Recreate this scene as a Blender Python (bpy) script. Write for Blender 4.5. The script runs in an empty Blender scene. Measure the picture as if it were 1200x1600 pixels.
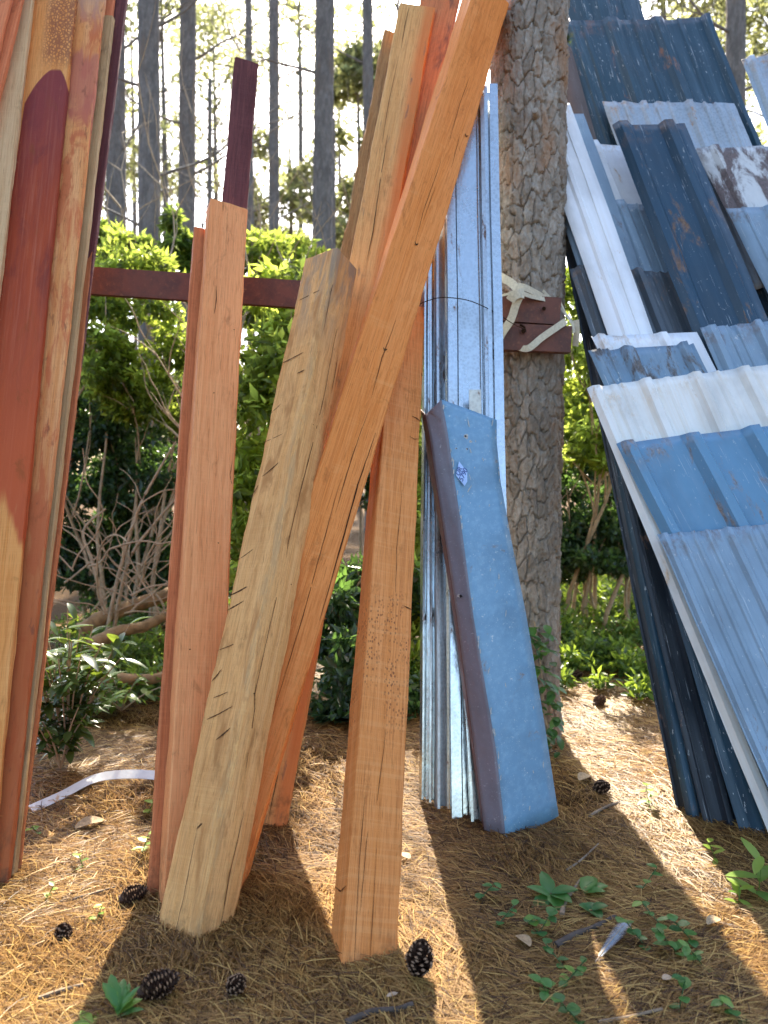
import bpy, bmesh, math, random
import numpy as np
from mathutils import Vector, Matrix

rng = np.random.default_rng(7)
random.seed(7)
SC = bpy.context.scene
COL = SC.collection
R = math.radians

# ------------------------------------------------------------------ camera
CAM_H = 1.5
PITCH = math.atan(60 / 1200)
cd = bpy.data.cameras.new("camera")
cam = bpy.data.objects.new("camera", cd)
COL.objects.link(cam)
cam.location = (0, 0, CAM_H)
cam.rotation_euler = (math.pi / 2 - PITCH, 0, 0)
cd.sensor_fit = 'HORIZONTAL'
cd.sensor_width = 36
cd.lens = 36
cd.clip_start = 0.05
cd.clip_end = 2000
cd.dof.use_dof = True
cd.dof.focus_distance = 3.2
cd.dof.aperture_fstop = 3.0
SC.camera = cam

# ------------------------------------------------------------------ sky, sun, exposure
SUN_EL, SUN_AZ = 42.0, -2.5          # azimuth measured from +Y towards +X
w = bpy.data.worlds.new("World")
SC.world = w
w.use_nodes = True
wn = w.node_tree.nodes
bg = wn["Background"]
sky = wn.new("ShaderNodeTexSky")
sky.sky_type = 'NISHITA'
sky.sun_disc = False
sky.sun_elevation = R(SUN_EL)
sky.sun_rotation = R(SUN_AZ)
sky.air_density = 1.0
sky.dust_density = 2.5
w.node_tree.links.new(sky.outputs[0], bg.inputs[0])
bg.inputs[1].default_value = 0.135
sl = bpy.data.lights.new("sun", 'SUN')
sl.energy = 5.0
sl.angle = R(0.55)
sl.color = (1.0, 0.90, 0.72)
so = bpy.data.objects.new("sun", sl)
COL.objects.link(so)
sd = Vector((math.sin(R(SUN_AZ)) * math.cos(R(SUN_EL)), math.cos(R(SUN_AZ)) * math.cos(R(SUN_EL)), math.sin(R(SUN_EL))))
so.rotation_euler = sd.to_track_quat('Z', 'Y').to_euler()
so.location = (-3, 20, 20)
SC.view_settings.view_transform = 'Standard'
SC.view_settings.look = 'None'
SC.view_settings.exposure = 2.06
SC.view_settings.gamma = 1.0
SC.view_settings.use_curve_mapping = False
SC.render.engine = 'CYCLES'
SC.cycles.use_denoising = True
SC.cycles.max_bounces = 6
SC.cycles.diffuse_bounces = 4
SC.cycles.glossy_bounces = 2
SC.cycles.transmission_bounces = 4
SC.cycles.use_adaptive_sampling = True
SC.cycles.adaptive_threshold = 0.02
SC.cycles.sample_clamp_indirect = 6.0
SC.cycles.transparent_max_bounces = 8
SC.cycles.volume_bounces = 1

# ------------------------------------------------------------------ placing helpers
cp, sp = math.cos(PITCH), math.sin(PITCH)


def ray(x, y):
    a, b = (x - 600) / 1200, (800 - y) / 1200
    return Vector((a, cp + b * sp, -sp + b * cp))


def P(x, y, d):
    """the point of the place that stands d metres ahead in the direction of this spot of the photograph"""
    r = ray(x, y)
    return Vector((r.x * d / r.y, d, CAM_H + r.z * d / r.y))


def G(x, y, z=0.0):
    r = ray(x, y)
    t = (z - CAM_H) / r.z
    return Vector((r.x * t, r.y * t, z))


def PL(x, y, D0, S):
    """the point on the leaning plane  depth = D0 + S*height"""
    r = ray(x, y)
    t = (D0 + S * CAM_H) / (r.y - S * r.z)
    return Vector((r.x * t, r.y * t, CAM_H + r.z * t))


# ------------------------------------------------------------------ object helpers
def props(o, label=None, cat=None, group=None, kind=None):
    if label: o["label"] = label
    if cat: o["category"] = cat
    if group: o["group"] = group
    if kind: o["kind"] = kind
    return o


def link(name, me, mat=None, parent=None):
    o = bpy.data.objects.new(name, me)
    COL.objects.link(o)
    if mat is not None and me is not None:
        me.materials.append(mat)
    if parent is not None:
        o.parent = parent
    return o


def empty(name, loc=(0, 0, 0)):
    o = bpy.data.objects.new(name, None)
    o.empty_display_size = 0.1
    o.location = loc
    COL.objects.link(o)
    return o


def pymesh(name, v, f, smooth=True, sharp=None):
    me = bpy.data.meshes.new(name)
    me.from_pydata([tuple(p) for p in v], [], [tuple(q) for q in f])
    if smooth:
        me.polygons.foreach_set("use_smooth", [True] * len(me.polygons))
        if sharp:
            me.set_sharp_from_angle(angle=R(sharp))
    me.update()
    return me


def npmesh(name, v, f, smooth=False, attr=None):
    """fast mesh from arrays; all faces have the same number of corners"""
    v = np.asarray(v, dtype=np.float32)
    f = np.asarray(f, dtype=np.int32)
    me = bpy.data.meshes.new(name)
    me.vertices.add(len(v))
    me.vertices.foreach_set("co", v.ravel())
    n, k = f.shape
    me.loops.add(n * k)
    me.loops.foreach_set("vertex_index", f.ravel())
    me.polygons.add(n)
    me.polygons.foreach_set("loop_start", np.arange(0, n * k, k, dtype=np.int32))
    me.polygons.foreach_set("loop_total", np.full(n, k, dtype=np.int32))
    if smooth:
        me.polygons.foreach_set("use_smooth", np.ones(n, dtype=bool))
    me.update(calc_edges=True)
    if attr is not None:
        a = me.attributes.new("tint", 'FLOAT', 'POINT')
        a.data.foreach_set("value", np.asarray(attr, dtype=np.float32))
    return me


def hash2(i, j, s=0):
    h = np.sin(i * 127.1 + j * 311.7 + s * 74.7) * 43758.5453
    return h - np.floor(h)


def vnoise(x, y, s=0):
    xi, yi = np.floor(x), np.floor(y)
    fx, fy = x - xi, y - yi
    fx, fy = fx * fx * (3 - 2 * fx), fy * fy * (3 - 2 * fy)
    a, b = hash2(xi, yi, s), hash2(xi + 1, yi, s)
    c, d = hash2(xi, yi + 1, s), hash2(xi + 1, yi + 1, s)
    return (a + (b - a) * fx) * (1 - fy) + (c + (d - c) * fx) * fy


def fbm(x, y, s=0, o=3):
    t, a = 0, 0.5
    for k in range(o):
        t = t + a * vnoise(x * 2 ** k, y * 2 ** k, s + k)
        a *= 0.5
    return t


def tube(pts, radii, n=8, name="tube", cap=True, smooth=True, jit=0.0):
    v, f = [], []
    m = len(pts)
    pts = [Vector(p) for p in pts]
    ref = Vector((0.31, 0.2, 0.93)).normalized()
    for i, p in enumerate(pts):
        t = (pts[min(i + 1, m - 1)] - pts[max(i - 1, 0)]).normalized()
        a = t.cross(ref)
        if a.length < 0.1:
            a = t.cross(Vector((1, 0, 0)))
        a.normalize()
        b = t.cross(a)
        for k in range(n):
            th = 2 * math.pi * k / n
            r = radii[i] * (1 + random.uniform(-jit, jit))
            v.append(p + (a * math.cos(th) + b * math.sin(th)) * r)
    for i in range(m - 1):
        for k in range(n):
            f.append((i * n + k, i * n + (k + 1) % n, (i + 1) * n + (k + 1) % n, (i + 1) * n + k))
    if cap:
        f.append(tuple(range(n - 1, -1, -1)))
        f.append(tuple((m - 1) * n + k for k in range(n)))
    return pymesh(name, v, f, smooth, 50)


def smooth_path(pts, n=6):
    """Catmull-Rom"""
    pts = [Vector(p) for p in pts]
    out = []
    for i in range(len(pts) - 1):
        p0, p1, p2, p3 = pts[max(i - 1, 0)], pts[i], pts[i + 1], pts[min(i + 2, len(pts) - 1)]
        for k in range(n):
            t = k / n
            out.append(0.5 * ((2 * p1) + (p2 - p0) * t + (2 * p0 - 5 * p1 + 4 * p2 - p3) * t * t + (3 * p1 - p0 - 3 * p2 + p3) * t ** 3))
    out.append(pts[-1])
    return out


# ------------------------------------------------------------------ material helpers
class NT:
    def __init__(self, name):
        self.m = bpy.data.materials.new(name)
        self.m.use_nodes = True
        self.t = self.m.node_tree
        self.n = self.t.nodes
        self.b = self.n["Principled BSDF"]
        self.out = self.n["Material Output"]
        self.tc = self.n.new("ShaderNodeTexCoord")

    def lk(self, a, b):
        self.t.links.new(a, b)

    def put(self, sock, v):
        if hasattr(v, "is_output"):
            self.lk(v, sock)
        elif isinstance(v, (tuple, list)) and len(v) == 3 and sock.type == 'RGBA':
            sock.default_value = (*v, 1)
        else:
            sock.default_value = v

    def map(self, scale=(1, 1, 1), loc=(0, 0, 0), src="Object", rot=(0, 0, 0)):
        n = self.n.new("ShaderNodeMapping")
        self.lk(self.tc.outputs[src], n.inputs[0])
        n.inputs[1].default_value = loc
        n.inputs[2].default_value = rot
        n.inputs[3].default_value = scale
        return n.outputs[0]

    def noise(self, vec, scale=1.0, detail=3, rough=0.55, dist=0.0):
        n = self.n.new("ShaderNodeTexNoise")
        self.lk(vec, n.inputs["Vector"])
        n.inputs["Scale"].default_value = scale
        n.inputs["Detail"].default_value = detail
        n.inputs["Roughness"].default_value = rough
        n.inputs["Distortion"].default_value = dist
        return n.outputs["Fac"]

    def voro(self, vec, scale=1.0, feature='F1', rand=1.0):
        n = self.n.new("ShaderNodeTexVoronoi")
        n.feature = feature
        self.lk(vec, n.inputs["Vector"])
        n.inputs["Scale"].default_value = scale
        n.inputs["Randomness"].default_value = rand
        return n.outputs["Distance"]

    def ramp(self, fac, a, b, lo=0.0, hi=1.0):
        n = self.n.new("ShaderNodeMapRange")
        n.interpolation_type = 'SMOOTHSTEP'
        self.put(n.inputs[0], fac)
        n.inputs[1].default_value = a
        n.inputs[2].default_value = b
        n.inputs[3].default_value = lo
        n.inputs[4].default_value = hi
        return n.outputs[0]

    def math(self, op, a, b=0.0, c=0.0):
        n = self.n.new("ShaderNodeMath")
        n.operation = op
        self.put(n.inputs[0], a)
        self.put(n.inputs[1], b)
        self.put(n.inputs[2], c)
        return n.outputs[0]

    def mix(self, fac, a, b, mode='MIX'):
        n = self.n.new("ShaderNodeMix")
        n.data_type = 'RGBA'
        n.blend_type = mode
        self.put(n.inputs[0], fac)
        self.put(n.inputs[6], a)
        self.put(n.inputs[7], b)
        return n.outputs[2]

    def xyz(self, vec):
        n = self.n.new("ShaderNodeSeparateXYZ")
        self.lk(vec, n.inputs[0])
        return n.outputs

    def bump(self, h, strength=0.3, dist=0.01):
        n = self.n.new("ShaderNodeBump")
        n.inputs["Strength"].default_value = strength
        n.inputs["Distance"].default_value = dist
        self.lk(h, n.inputs["Height"])
        self.lk(n.outputs[0], self.b.inputs["Normal"])
        return n

    def attr(self, name="tint"):
        n = self.n.new("ShaderNodeAttribute")
        n.attribute_name = name
        return n.outputs["Fac"]

    def fin(self, col=None, rough=None, metal=None, spec=None):
        if col is not None: self.put(self.b.inputs["Base Color"], col)
        if rough is not None: self.put(self.b.inputs["Roughness"], rough)
        if metal is not None: self.put(self.b.inputs["Metallic"], metal)
        if spec is not None: self.b.inputs["Specular IOR Level"].default_value = spec
        return self.m


def wood(name, c1, c2, dark, seed=0, gr=1.0, blotch=0.5, stain=None, extra=None, rough=0.62, pore=0.6, grime=0.5, ring=0.3):
    """sawn timber: grain runs along local z"""
    t = NT(name)
    s = seed * 3.7
    wob = t.noise(t.map((3, 3, 0.7), (s, s, s)), 1, 2)
    band = t.noise(t.map((16 * gr, 16 * gr, 0.45), (s, 1 + s, s)), 1, 3, 0.6, 1.4)
    fine = t.noise(t.map((150, 150, 2.2), (s, s, s)), 1, 3, 0.65)
    pores = t.noise(t.map((420, 420, 9), (s, 2, s)), 1, 2, 0.6)
    big = t.noise(t.map((5, 5, 1.6), (2 + s, s, s)), 1, 4, 0.6)
    saw = t.noise(t.map((3, 3, 230), (s, s, 0), rot=(0.06, 0.1, 0)), 1, 2, 0.7)
    col = t.mix(t.ramp(band, 0.32, 0.68), c1, c2)
    col = t.mix(t.math('MULTIPLY', t.ramp(big, 0.5, 0.75), blotch), col, dark)
    col = t.mix(t.math('MULTIPLY', t.ramp(fine, 0.47, 0.7), 0.5), col, dark)
    col = t.mix(t.math('MULTIPLY', t.ramp(pores, 0.55, 0.72), pore), col, tuple(x * 0.55 for x in dark))
    col = t.mix(t.math('MULTIPLY', t.ramp(saw, 0.45, 0.7), 0.13), col, tuple(min(0.85, x * 1.35 + 0.01) for x in c2))
    rings = t.math('SINE', t.math('MULTIPLY', band, 62.0))
    col = t.mix(t.math('MULTIPLY', t.ramp(rings, 0.35, 1.0), ring), col, dark)
    if extra:
        col = extra(t, col)
    if stain:
        sc, amt, lo, hi = stain
        st = t.noise(t.map((9, 9, 3), (7 + s, s, 3)), 1, 5, 0.65, 0.6)
        col = t.mix(t.math('MULTIPLY', t.ramp(st, lo, hi), amt), col, sc)
    # kiln stickers, dust and scuffs
    du = t.noise(t.map((26, 26, 7), (s, 5, s)), 1, 5, 0.7)
    col = t.mix(t.math('MULTIPLY', t.ramp(du, 0.58, 0.8), 0.2), col, tuple(min(0.8, x * 0.8 + 0.03) for x in c2))
    gm = t.noise(t.map((11, 11, 4.5), (s, 9, 2)), 1, 6, 0.7, 0.8)
    col = t.mix(t.math('MULTIPLY', t.ramp(gm, 0.56, 0.74), grime), col, tuple(x * 0.42 for x in dark))
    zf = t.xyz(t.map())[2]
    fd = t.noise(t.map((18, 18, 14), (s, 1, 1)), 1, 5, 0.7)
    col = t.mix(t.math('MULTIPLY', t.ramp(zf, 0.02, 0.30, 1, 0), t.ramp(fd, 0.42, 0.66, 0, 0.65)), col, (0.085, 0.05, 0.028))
    h = t.math('ADD', t.math('MULTIPLY', fine, 0.6), t.math('ADD', t.math('MULTIPLY', saw, 0.35), t.math('MULTIPLY', pores, 0.35)))
    t.bump(h, 0.45, 0.004)
    return t.fin(col, t.ramp(big, 0.3, 0.7, rough - 0.06, rough + 0.12), spec=0.13)


def paint(name, base, rough=0.38, metal=0.0, rust=0.0, rustcol=(0.16, 0.075, 0.04), streak=0.25, streakcol=(0.45, 0.46, 0.46), seed=0, chips=0.3, spec=0.5, spangle=0.0, edge=0.75):
    """painted or galvanised sheet: local y runs along the length"""
    t = NT(name)
    s = seed * 5.3
    lng = t.noise(t.map((38, 1.2, 38), (s, s, s)), 1, 4, 0.6)
    wide = t.noise(t.map((4, 2.2, 4), (s, s, s)), 1, 5, 0.62)
    fine = t.noise(t.map((90, 60, 90), (s, s, s)), 1, 3, 0.7)
    col = t.mix(t.math('MULTIPLY', t.ramp(lng, 0.42, 0.75), streak), base, streakcol)
    col = t.mix(t.math('MULTIPLY', t.ramp(wide, 0.42, 0.7), 0.5), col, tuple(x * 0.55 + 0.015 for x in base))
    if spangle:
        v = t.voro(t.map((70, 70, 70)), 1)
        col = t.mix(t.math('MULTIPLY', t.ramp(v, 0.2, 0.75), spangle), col, tuple(min(1, x * 1.6) for x in base))
    rg = t.ramp(wide, 0.3, 0.75, rough - 0.08, rough + 0.16)
    if chips:
        ch = t.noise(t.map((55, 24, 55), (3 + s, s, s)), 1, 4, 0.75)
        col = t.mix(t.math('MULTIPLY', t.ramp(ch, 0.64, 0.69), chips), col, (0.62, 0.64, 0.62))
        ch2 = t.noise(t.map((160, 4, 160), (9 + s, s, s)), 1, 2, 0.6)
        col = t.mix(t.math('MULTIPLY', t.ramp(ch2, 0.66, 0.72), chips * 0.7), col, (0.66, 0.68, 0.68))
    if rust:
        ru = t.noise(t.map((7, 2.6, 7), (11 + s, 4, s)), 1, 7, 0.72, 0.5)
        m = t.ramp(ru, 0.63 - 0.24 * rust, 0.71 - 0.2 * rust)
        yy = t.xyz(t.map())[1]
        ed = t.noise(t.map((16, 9, 16), (2 + s, 8, s)), 1, 6, 0.75)
        m2 = t.math('MULTIPLY', t.ramp(yy, -0.22, 0.0), t.ramp(ed, 0.47, 0.6, 0, edge))
        m = t.math('MAXIMUM', m, m2)
        rc = t.mix(t.ramp(fine, 0.35, 0.65), rustcol, tuple(x * 1.9 for x in rustcol))
        col = t.mix(t.math('MULTIPLY', m, 0.9), col, rc)
        rg = t.math('MAXIMUM', rg, t.math('MULTIPLY', m, 0.85))
    t.bump(t.math('ADD', t.math('MULTIPLY', wide, 1.0), t.math('MULTIPLY', fine, 0.04)), 0.25, 0.02)
    return t.fin(col, rg, metal, spec)


def leafmat(name, ca, cb, cc, trans=0.45, rough=0.38, lit=(0.46, 0.60, 0.06)):
    t = NT(name)
    a = t.attr()
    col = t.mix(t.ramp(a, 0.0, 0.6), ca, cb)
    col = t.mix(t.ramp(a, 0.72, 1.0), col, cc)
    nz = t.noise(t.map((9, 9, 9)), 1, 3)
    col = t.mix(t.ramp(nz, 0.4, 0.75, 0, 0.4), col, tuple(x * 0.6 for x in ca))
    t.fin(col, rough, spec=0.5)
    tr = t.n.new("ShaderNodeBsdfTranslucent")
    t.lk(t.mix(1.0, col, (1.0, 1.0, 0.35), 'MULTIPLY'), tr.inputs[0])
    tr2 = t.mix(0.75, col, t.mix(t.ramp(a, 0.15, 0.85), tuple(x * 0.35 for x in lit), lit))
    t.lk(tr2, tr.inputs[0])
    mx = t.n.new("ShaderNodeMixShader")
    mx.inputs[0].default_value = trans
    t.lk(t.b.outputs[0], mx.inputs[1])
    t.lk(tr.outputs[0], mx.inputs[2])
    t.lk(mx.outputs[0], t.out.inputs[0])
    return t.m


def plain(name, col, rough=0.6, var=0.3, scale=20, metal=0.0, spec=0.4):
    t = NT(name)
    n = t.noise(t.map((scale,) * 3), 1, 4, 0.65)
    c = t.mix(t.ramp(n, 0.35, 0.7), col, tuple(x * (1 - var) for x in col))
    t.bump(n, 0.3, 0.004)
    return t.fin(c, rough, metal, spec)


M = {}
# ------------------------------------------------------------------ ground
def ground_h(x, y):
    near = np.clip((14 - np.hypot(x, y - 3)) / 10, 0, 1)
    return near * (0.045 * (fbm(x * 1.3 + 5, y * 1.3, 3) - 0.45) + 0.018 * (fbm(x * 6, y * 6, 9) - 0.45)) - 0.038


def make_ground():
    xs = np.unique(np.concatenate([np.linspace(-150, -8, 16), np.linspace(-8, 8, 220), np.linspace(8, 150, 16)]))
    ys = np.unique(np.concatenate([np.linspace(-60, 0.5, 12), np.linspace(0.5, 14, 200), np.linspace(14, 300, 24)]))
    X, Y = np.meshgrid(xs, ys)
    Z = ground_h(X, Y) - 0.012
    v = np.stack([X, Y, Z], -1).reshape(-1, 3)
    nx, ny = len(xs), len(ys)
    i = np.arange(ny - 1)[:, None] * nx + np.arange(nx - 1)[None]
    f = np.stack([i, i + 1, i + nx + 1, i + nx], -1).reshape(-1, 4)
    t = NT("needle_duff_soil")
    o = t.map()
    n1 = t.noise(o, 2.2, 5, 0.6)
    n2 = t.noise(o, 70, 4, 0.7, 1.5)
    n3 = t.noise(t.map((1, 1, 1), (4, 2, 0)), 260, 3, 0.7)
    c = t.mix(t.ramp(n2, 0.35, 0.7), (0.04, 0.02, 0.008), (0.17, 0.09, 0.032))
    c = t.mix(t.ramp(n1, 0.45, 0.75, 0, 0.6), c, (0.07, 0.04, 0.02))
    c = t.mix(t.ramp(n3, 0.55, 0.75, 0, 0.5), c, (0.26, 0.15, 0.06))
    t.bump(t.math('ADD', n2, n3), 0.8, 0.02)
    o = link("ground", npmesh("ground", v, f, True), t.fin(c, 0.9, spec=0.1))
    props(o, kind="structure")


make_ground()


def gz(x, y):
    return float(ground_h(np.array([x * 1.0]), np.array([y * 1.0]))[0])


def make_needles():
    """the pine straw: long thin curved needles lying over one another"""
    t = NT("pine_straw")
    a = t.attr()
    c = t.mix(t.ramp(a, 0, 0.5), (0.075, 0.032, 0.011), (0.33, 0.175, 0.05))
    c = t.mix(t.ramp(a, 0.55, 1.0), c, (0.58, 0.37, 0.115))
    t.fin(c, 0.5, spec=0.35)
    tr = t.n.new("ShaderNodeBsdfTranslucent")
    t.lk(c, tr.inputs[0])
    mx = t.n.new("ShaderNodeMixShader")
    mx.inputs[0].default_value = 0.4
    t.lk(t.b.outputs[0], mx.inputs[1]); t.lk(tr.outputs[0], mx.inputs[2]); t.lk(mx.outputs[0], t.out.inputs[0])
    N = 190000
    d = 1.75 + 6.0 * rng.random(N) ** 1.7
    x = (rng.random(N) - 0.5) * 1.28 * d + 0.0
    clump = fbm(x * 2.5 + 3, d * 2.5, 21)
    keep = clump + rng.random(N) * 0.5 > 0.42
    d, x, clump = d[keep], x[keep], clump[keep]
    fx = np.concatenate([rng.normal(cx_, 0.13, 1500) for cx_ in (-0.62, -0.05, 0.55, 0.33, -0.45, 1.28)])
    fy = np.concatenate([cy_ + np.abs(rng.normal(0, 0.05, 1500)) * rng.choice([-1, 1], 1500) for cy_ in (2.36, 2.22, 3.12, 3.3, 3.2, 3.3)])
    heap = np.concatenate([np.zeros(len(d)), np.full(len(fx), 1.0)])
    x, d = np.concatenate([x, fx]), np.concatenate([d, fy])
    clump = np.concatenate([clump, fbm(fx * 2.5 + 3, fy * 2.5, 21)])
    N = len(d)
    # needles in a clump lie the same way
    ang = 6.3 * fbm(x * 1.7 + 11, d * 1.7, 33, 2) + rng.normal(0, 0.75, N)
    L = rng.uniform(0.07, 0.19, N)
    wd = rng.uniform(0.0006, 0.00125, N) * (0.7 + 0.22 * d)
    bend = rng.normal(0, 0.16, N)
    lift = rng.random(N) ** 2.2 * 0.024 + heap * rng.random(N) * 0.012
    tilt = rng.normal(0, 0.08, N)
    seg = 4
    V = np.zeros((N, seg + 1, 2, 3), np.float32)
    for k in range(seg + 1):
        s = k / seg - 0.5
        aa = ang + bend * s * 2.4
        cx = x + np.cos(ang) * L * s - np.sin(ang) * bend * L * (s * s) * 1.6
        cy = d + np.sin(ang) * L * s + np.cos(ang) * bend * L * (s * s) * 1.6
        cz = ground_h(cx, cy) + lift + tilt * L * s + 0.004 - 0.012 * (4 * s * s) * (lift * 40)
        cz = np.maximum(cz, ground_h(cx, cy) - 0.006)
        ww = wd * (1.0 if 0 < k < seg else 0.55)
        V[:, k, 0] = np.stack([cx - np.sin(aa) * ww, cy + np.cos(aa) * ww, cz], -1)
        V[:, k, 1] = np.stack([cx + np.sin(aa) * ww, cy - np.cos(aa) * ww, cz + ww * 0.7], -1)
    base = np.arange(N)[:, None] * (seg + 1) * 2
    F = []
    for k in range(seg):
        q = np.array([2 * k, 2 * k + 1, 2 * k + 3, 2 * k + 2])
        F.append(base + q[None])
    F = np.stack(F, 1).reshape(-1, 4)
    tint = np.clip(rng.normal(0.46, 0.33, N) + (clump - 0.45) * 0.5, 0, 1)
    o = link("pine_needle_litter", npmesh("pine_needle_litter", V.reshape(-1, 3), F, False, np.repeat(tint, (seg + 1) * 2)), t.m)
    props(o, "dry brown pine needles strewn over the whole forest floor", "pine needles", kind="stuff")


make_needles()

# ------------------------------------------------------------------ trunks and trees
def bark_mat(name, c1, c2, c3):
    t = NT(name)
    a = t.attr()
    n1 = t.noise(t.map((30, 30, 14)), 1, 5, 0.7)
    n2 = t.noise(t.map((4, 4, 1.5)), 1, 4, 0.6)
    n3 = t.noise(t.map((120, 120, 60)), 1, 3, 0.7)
    c = t.mix(t.ramp(n1, 0.35, 0.68), c1, c2)
    c = t.mix(t.ramp(a, 0.2, 0.9, 0, 0.55), c, tuple(x * 0.62 for x in c1))
    c = t.mix(t.ramp(n2, 0.5, 0.72, 0, 0.75), c, c3)
    c = t.mix(t.ramp(n3, 0.6, 0.75, 0, 0.4), c, (0.36, 0.35, 0.31))
    t.bump(t.math('ADD', n1, t.math('MULTIPLY', n3, 0.5)), 0.6, 0.01)
    return t.fin(c, 0.88, spec=0.15)


M['bark_near'] = bark_mat("pine_bark", (0.27, 0.225, 0.175), (0.40, 0.36, 0.305), (0.34, 0.19, 0.10))
M['bark_far'] = bark_mat("pine_bark_far", (0.15, 0.135, 0.12), (0.22, 0.20, 0.18), (0.19, 0.14, 0.10))
M['twig'] = plain("dead_twig", (0.40, 0.29, 0.17), 0.8, 0.4)


def plates(u, v, su, sv, s):
    """cell pattern of bark plates: returns edge distance and cell id"""
    a, b = u / su, v / sv
    b = b + 0.5 * np.floor(a) * 0 + 0.25 * np.sin(a * 2.1)
    i0, j0 = np.floor(a), np.floor(b)
    f1 = np.full(a.shape, 9.0); f2 = np.full(a.shape, 9.0); cid = np.zeros(a.shape)
    for di in (-1, 0, 1):
        for dj in (-1, 0, 1):
            i, j = i0 + di, j0 + dj
            px_, py_ = i + 0.15 + 0.7 * hash2(i, j, s), j + 0.1 + 0.8 * hash2(i, j, s + 1)
            dd = np.hypot(a - px_, b - py_)
            new = dd < f1
            f2 = np.where(new, f1, np.minimum(f2, dd))
            cid = np.where(new, hash2(i, j, s + 2), cid)
            f1 = np.where(new, dd, f1)
    return f2 - f1, cid


def trunk_mesh(base, top, r0, r1, nu, nv, detail=True, seed=0, relief=0.02, flare=0.25):
    base, top = np.array(base), np.array(top)
    th = np.linspace(0, 2 * np.pi, nu, endpoint=False)
    vv = np.linspace(0, 1, nv)
    TH, VV = np.meshgrid(th, vv)
    L = np.linalg.norm(top - base)
    rad = r0 + (r1 - r0) * VV + r0 * flare * np.exp(-VV * L / 0.22)
    u, z = TH * r0, VV * L
    rad = rad * (1 + 0.05 * (fbm(np.cos(TH) * 1.5 + 4 + np.sin(TH) * 0.7, z * 0.8, seed, 2) - 0.4))
    warp = 0.012 * (fbm(np.cos(TH) * 6 + 9, np.sin(TH) * 6 + z * 12, seed + 5) - 0.45)
    # make the cells wrap around
    nc = max(4, round(2 * np.pi * r0 / 0.052))
    su = 2 * np.pi * r0 / nc
    w1 = 0.030 * (fbm(np.cos(TH) * 9 + 3, np.sin(TH) * 9 + z * 14, seed + 7) - 0.45)
    uu = u + warp * 1.2 + w1
    e1, c1 = plates(np.mod(uu, 2 * np.pi * r0), z + w1 * 2.5, su, 0.13, seed)
    e2, c2 = plates(uu + w1, z + w1, su * 0.4, 0.045, seed + 11)
    if detail:
        h = np.clip(e1 / 0.11, 0, 1) * (0.66 + 0.42 * c1) + 0.34 * np.clip(e2 / 0.10, 0, 1) * (c2 - 0.25)
        h = h + 0.75 * (fbm(u * 70, z * 30, seed + 3, 4) - 0.45) + 0.25 * (fbm(u * 200, z * 110, seed + 8, 2) - 0.4)
    else:
        h = np.clip(e1 / 0.2, 0, 1) * (0.5 + 0.5 * c1)
    rad = rad + relief * (h - 0.6)
    cx = base[0] + (top[0] - base[0]) * VV + rad * np.cos(TH)
    cy = base[1] + (top[1] - base[1]) * VV + rad * np.sin(TH)
    cz = base[2] + (top[2] - base[2]) * VV
    v = np.stack([cx, cy, cz], -1).reshape(-1, 3)
    i = np.arange(nv - 1)[:, None] * nu
    k = np.arange(nu)[None]
    k2 = (k + 1) % nu
    f = np.stack([i + k, i + k2, i + nu + k2, i + nu + k], -1).reshape(-1, 4)
    return npmesh("trunk", v, f, True, c1.ravel())


# near pine that carries the rail
NT_B = P(816, 1158, 4.42); NT_B.z = -0.03
NT_T = P(828, -60, 4.42)
NT_T = NT_B + (NT_T - NT_B) * 1.25
near = empty("pine_tree", NT_B)
props(near, "thick pine trunk with plated grey bark carrying the strapped rails", "tree")
o = link("trunk", trunk_mesh(NT_B - NT_B, NT_T - NT_B, 0.19, 0.205, 290, 1050, True, 2, 0.029, 0.12), M['bark_near'], near)
# branch stubs and a tuft of needles on the bark
def local(p):
    return Vector(p) - NT_B
stub = link("branch_stub", tube([local(P(838, 185, 4.28)), local(P(837, 178, 4.20)), local(P(836, 172, 4.17))], [0.030, 0.024, 0.016], 10, jit=0.15), M['bark_near'], near)
tp = local(P(884, 62, 4.36))
tv, tf = [], []
for k in range(60):
    a = random.uniform(0, 6.28); e = random.uniform(-0.6, 1.0)
    d_ = Vector((0.75 + 0.5 * math.cos(a), -0.3 + 0.7 * math.sin(a), e)).normalized() * random.uniform(0.03, 0.07)
    n_ = d_.cross(Vector((0.3, 0.8, 0.5))).normalized() * 0.0009
    b_ = len(tv)
    tv += [tp - n_, tp + n_, tp + d_]
    tf.append((b_, b_ + 1, b_ + 2))
M['needle_green'] = leafmat("green_needle", (0.05, 0.07, 0.03), (0.09, 0.11, 0.04), (0.16, 0.17, 0.06), 0.3)
link("needle_tuft", pymesh("needle_tuft", tv, tf, False), M['needle_green'], near)


def branchy(start, dirv, length, rad, depth=2, seed=0):
    """list of (points, radii) for a bare limb with twigs"""
    rnd = random.Random(seed)
    out = []

    def grow(p, d, L, r, lev):
        pts, rr = [p.copy()], [r]
        n = 6
        q = p.copy()
        for k in range(n):
            d = (d + Vector((rnd.uniform(-1, 1), rnd.uniform(-1, 1), rnd.uniform(-0.6, 1))) * 0.22).normalized()
            q = q + d * L / n
            pts.append(q.copy()); rr.append(r * (1 - 0.8 * (k + 1) / n))
            if lev > 0 and k > 0 and rnd.random() < 0.75:
                sd_ = (d + Vector((rnd.uniform(-1, 1), rnd.uniform(-0.6, 0.6), rnd.uniform(-0.5, 0.9))) * 0.9).normalized()
                grow(q, sd_, L * rnd.uniform(0.35, 0.6), r * 0.5, lev - 1)
        out.append((pts, rr))
    grow(Vector(start), Vector(dirv).normalized(), length, rad, depth)
    return out


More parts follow.
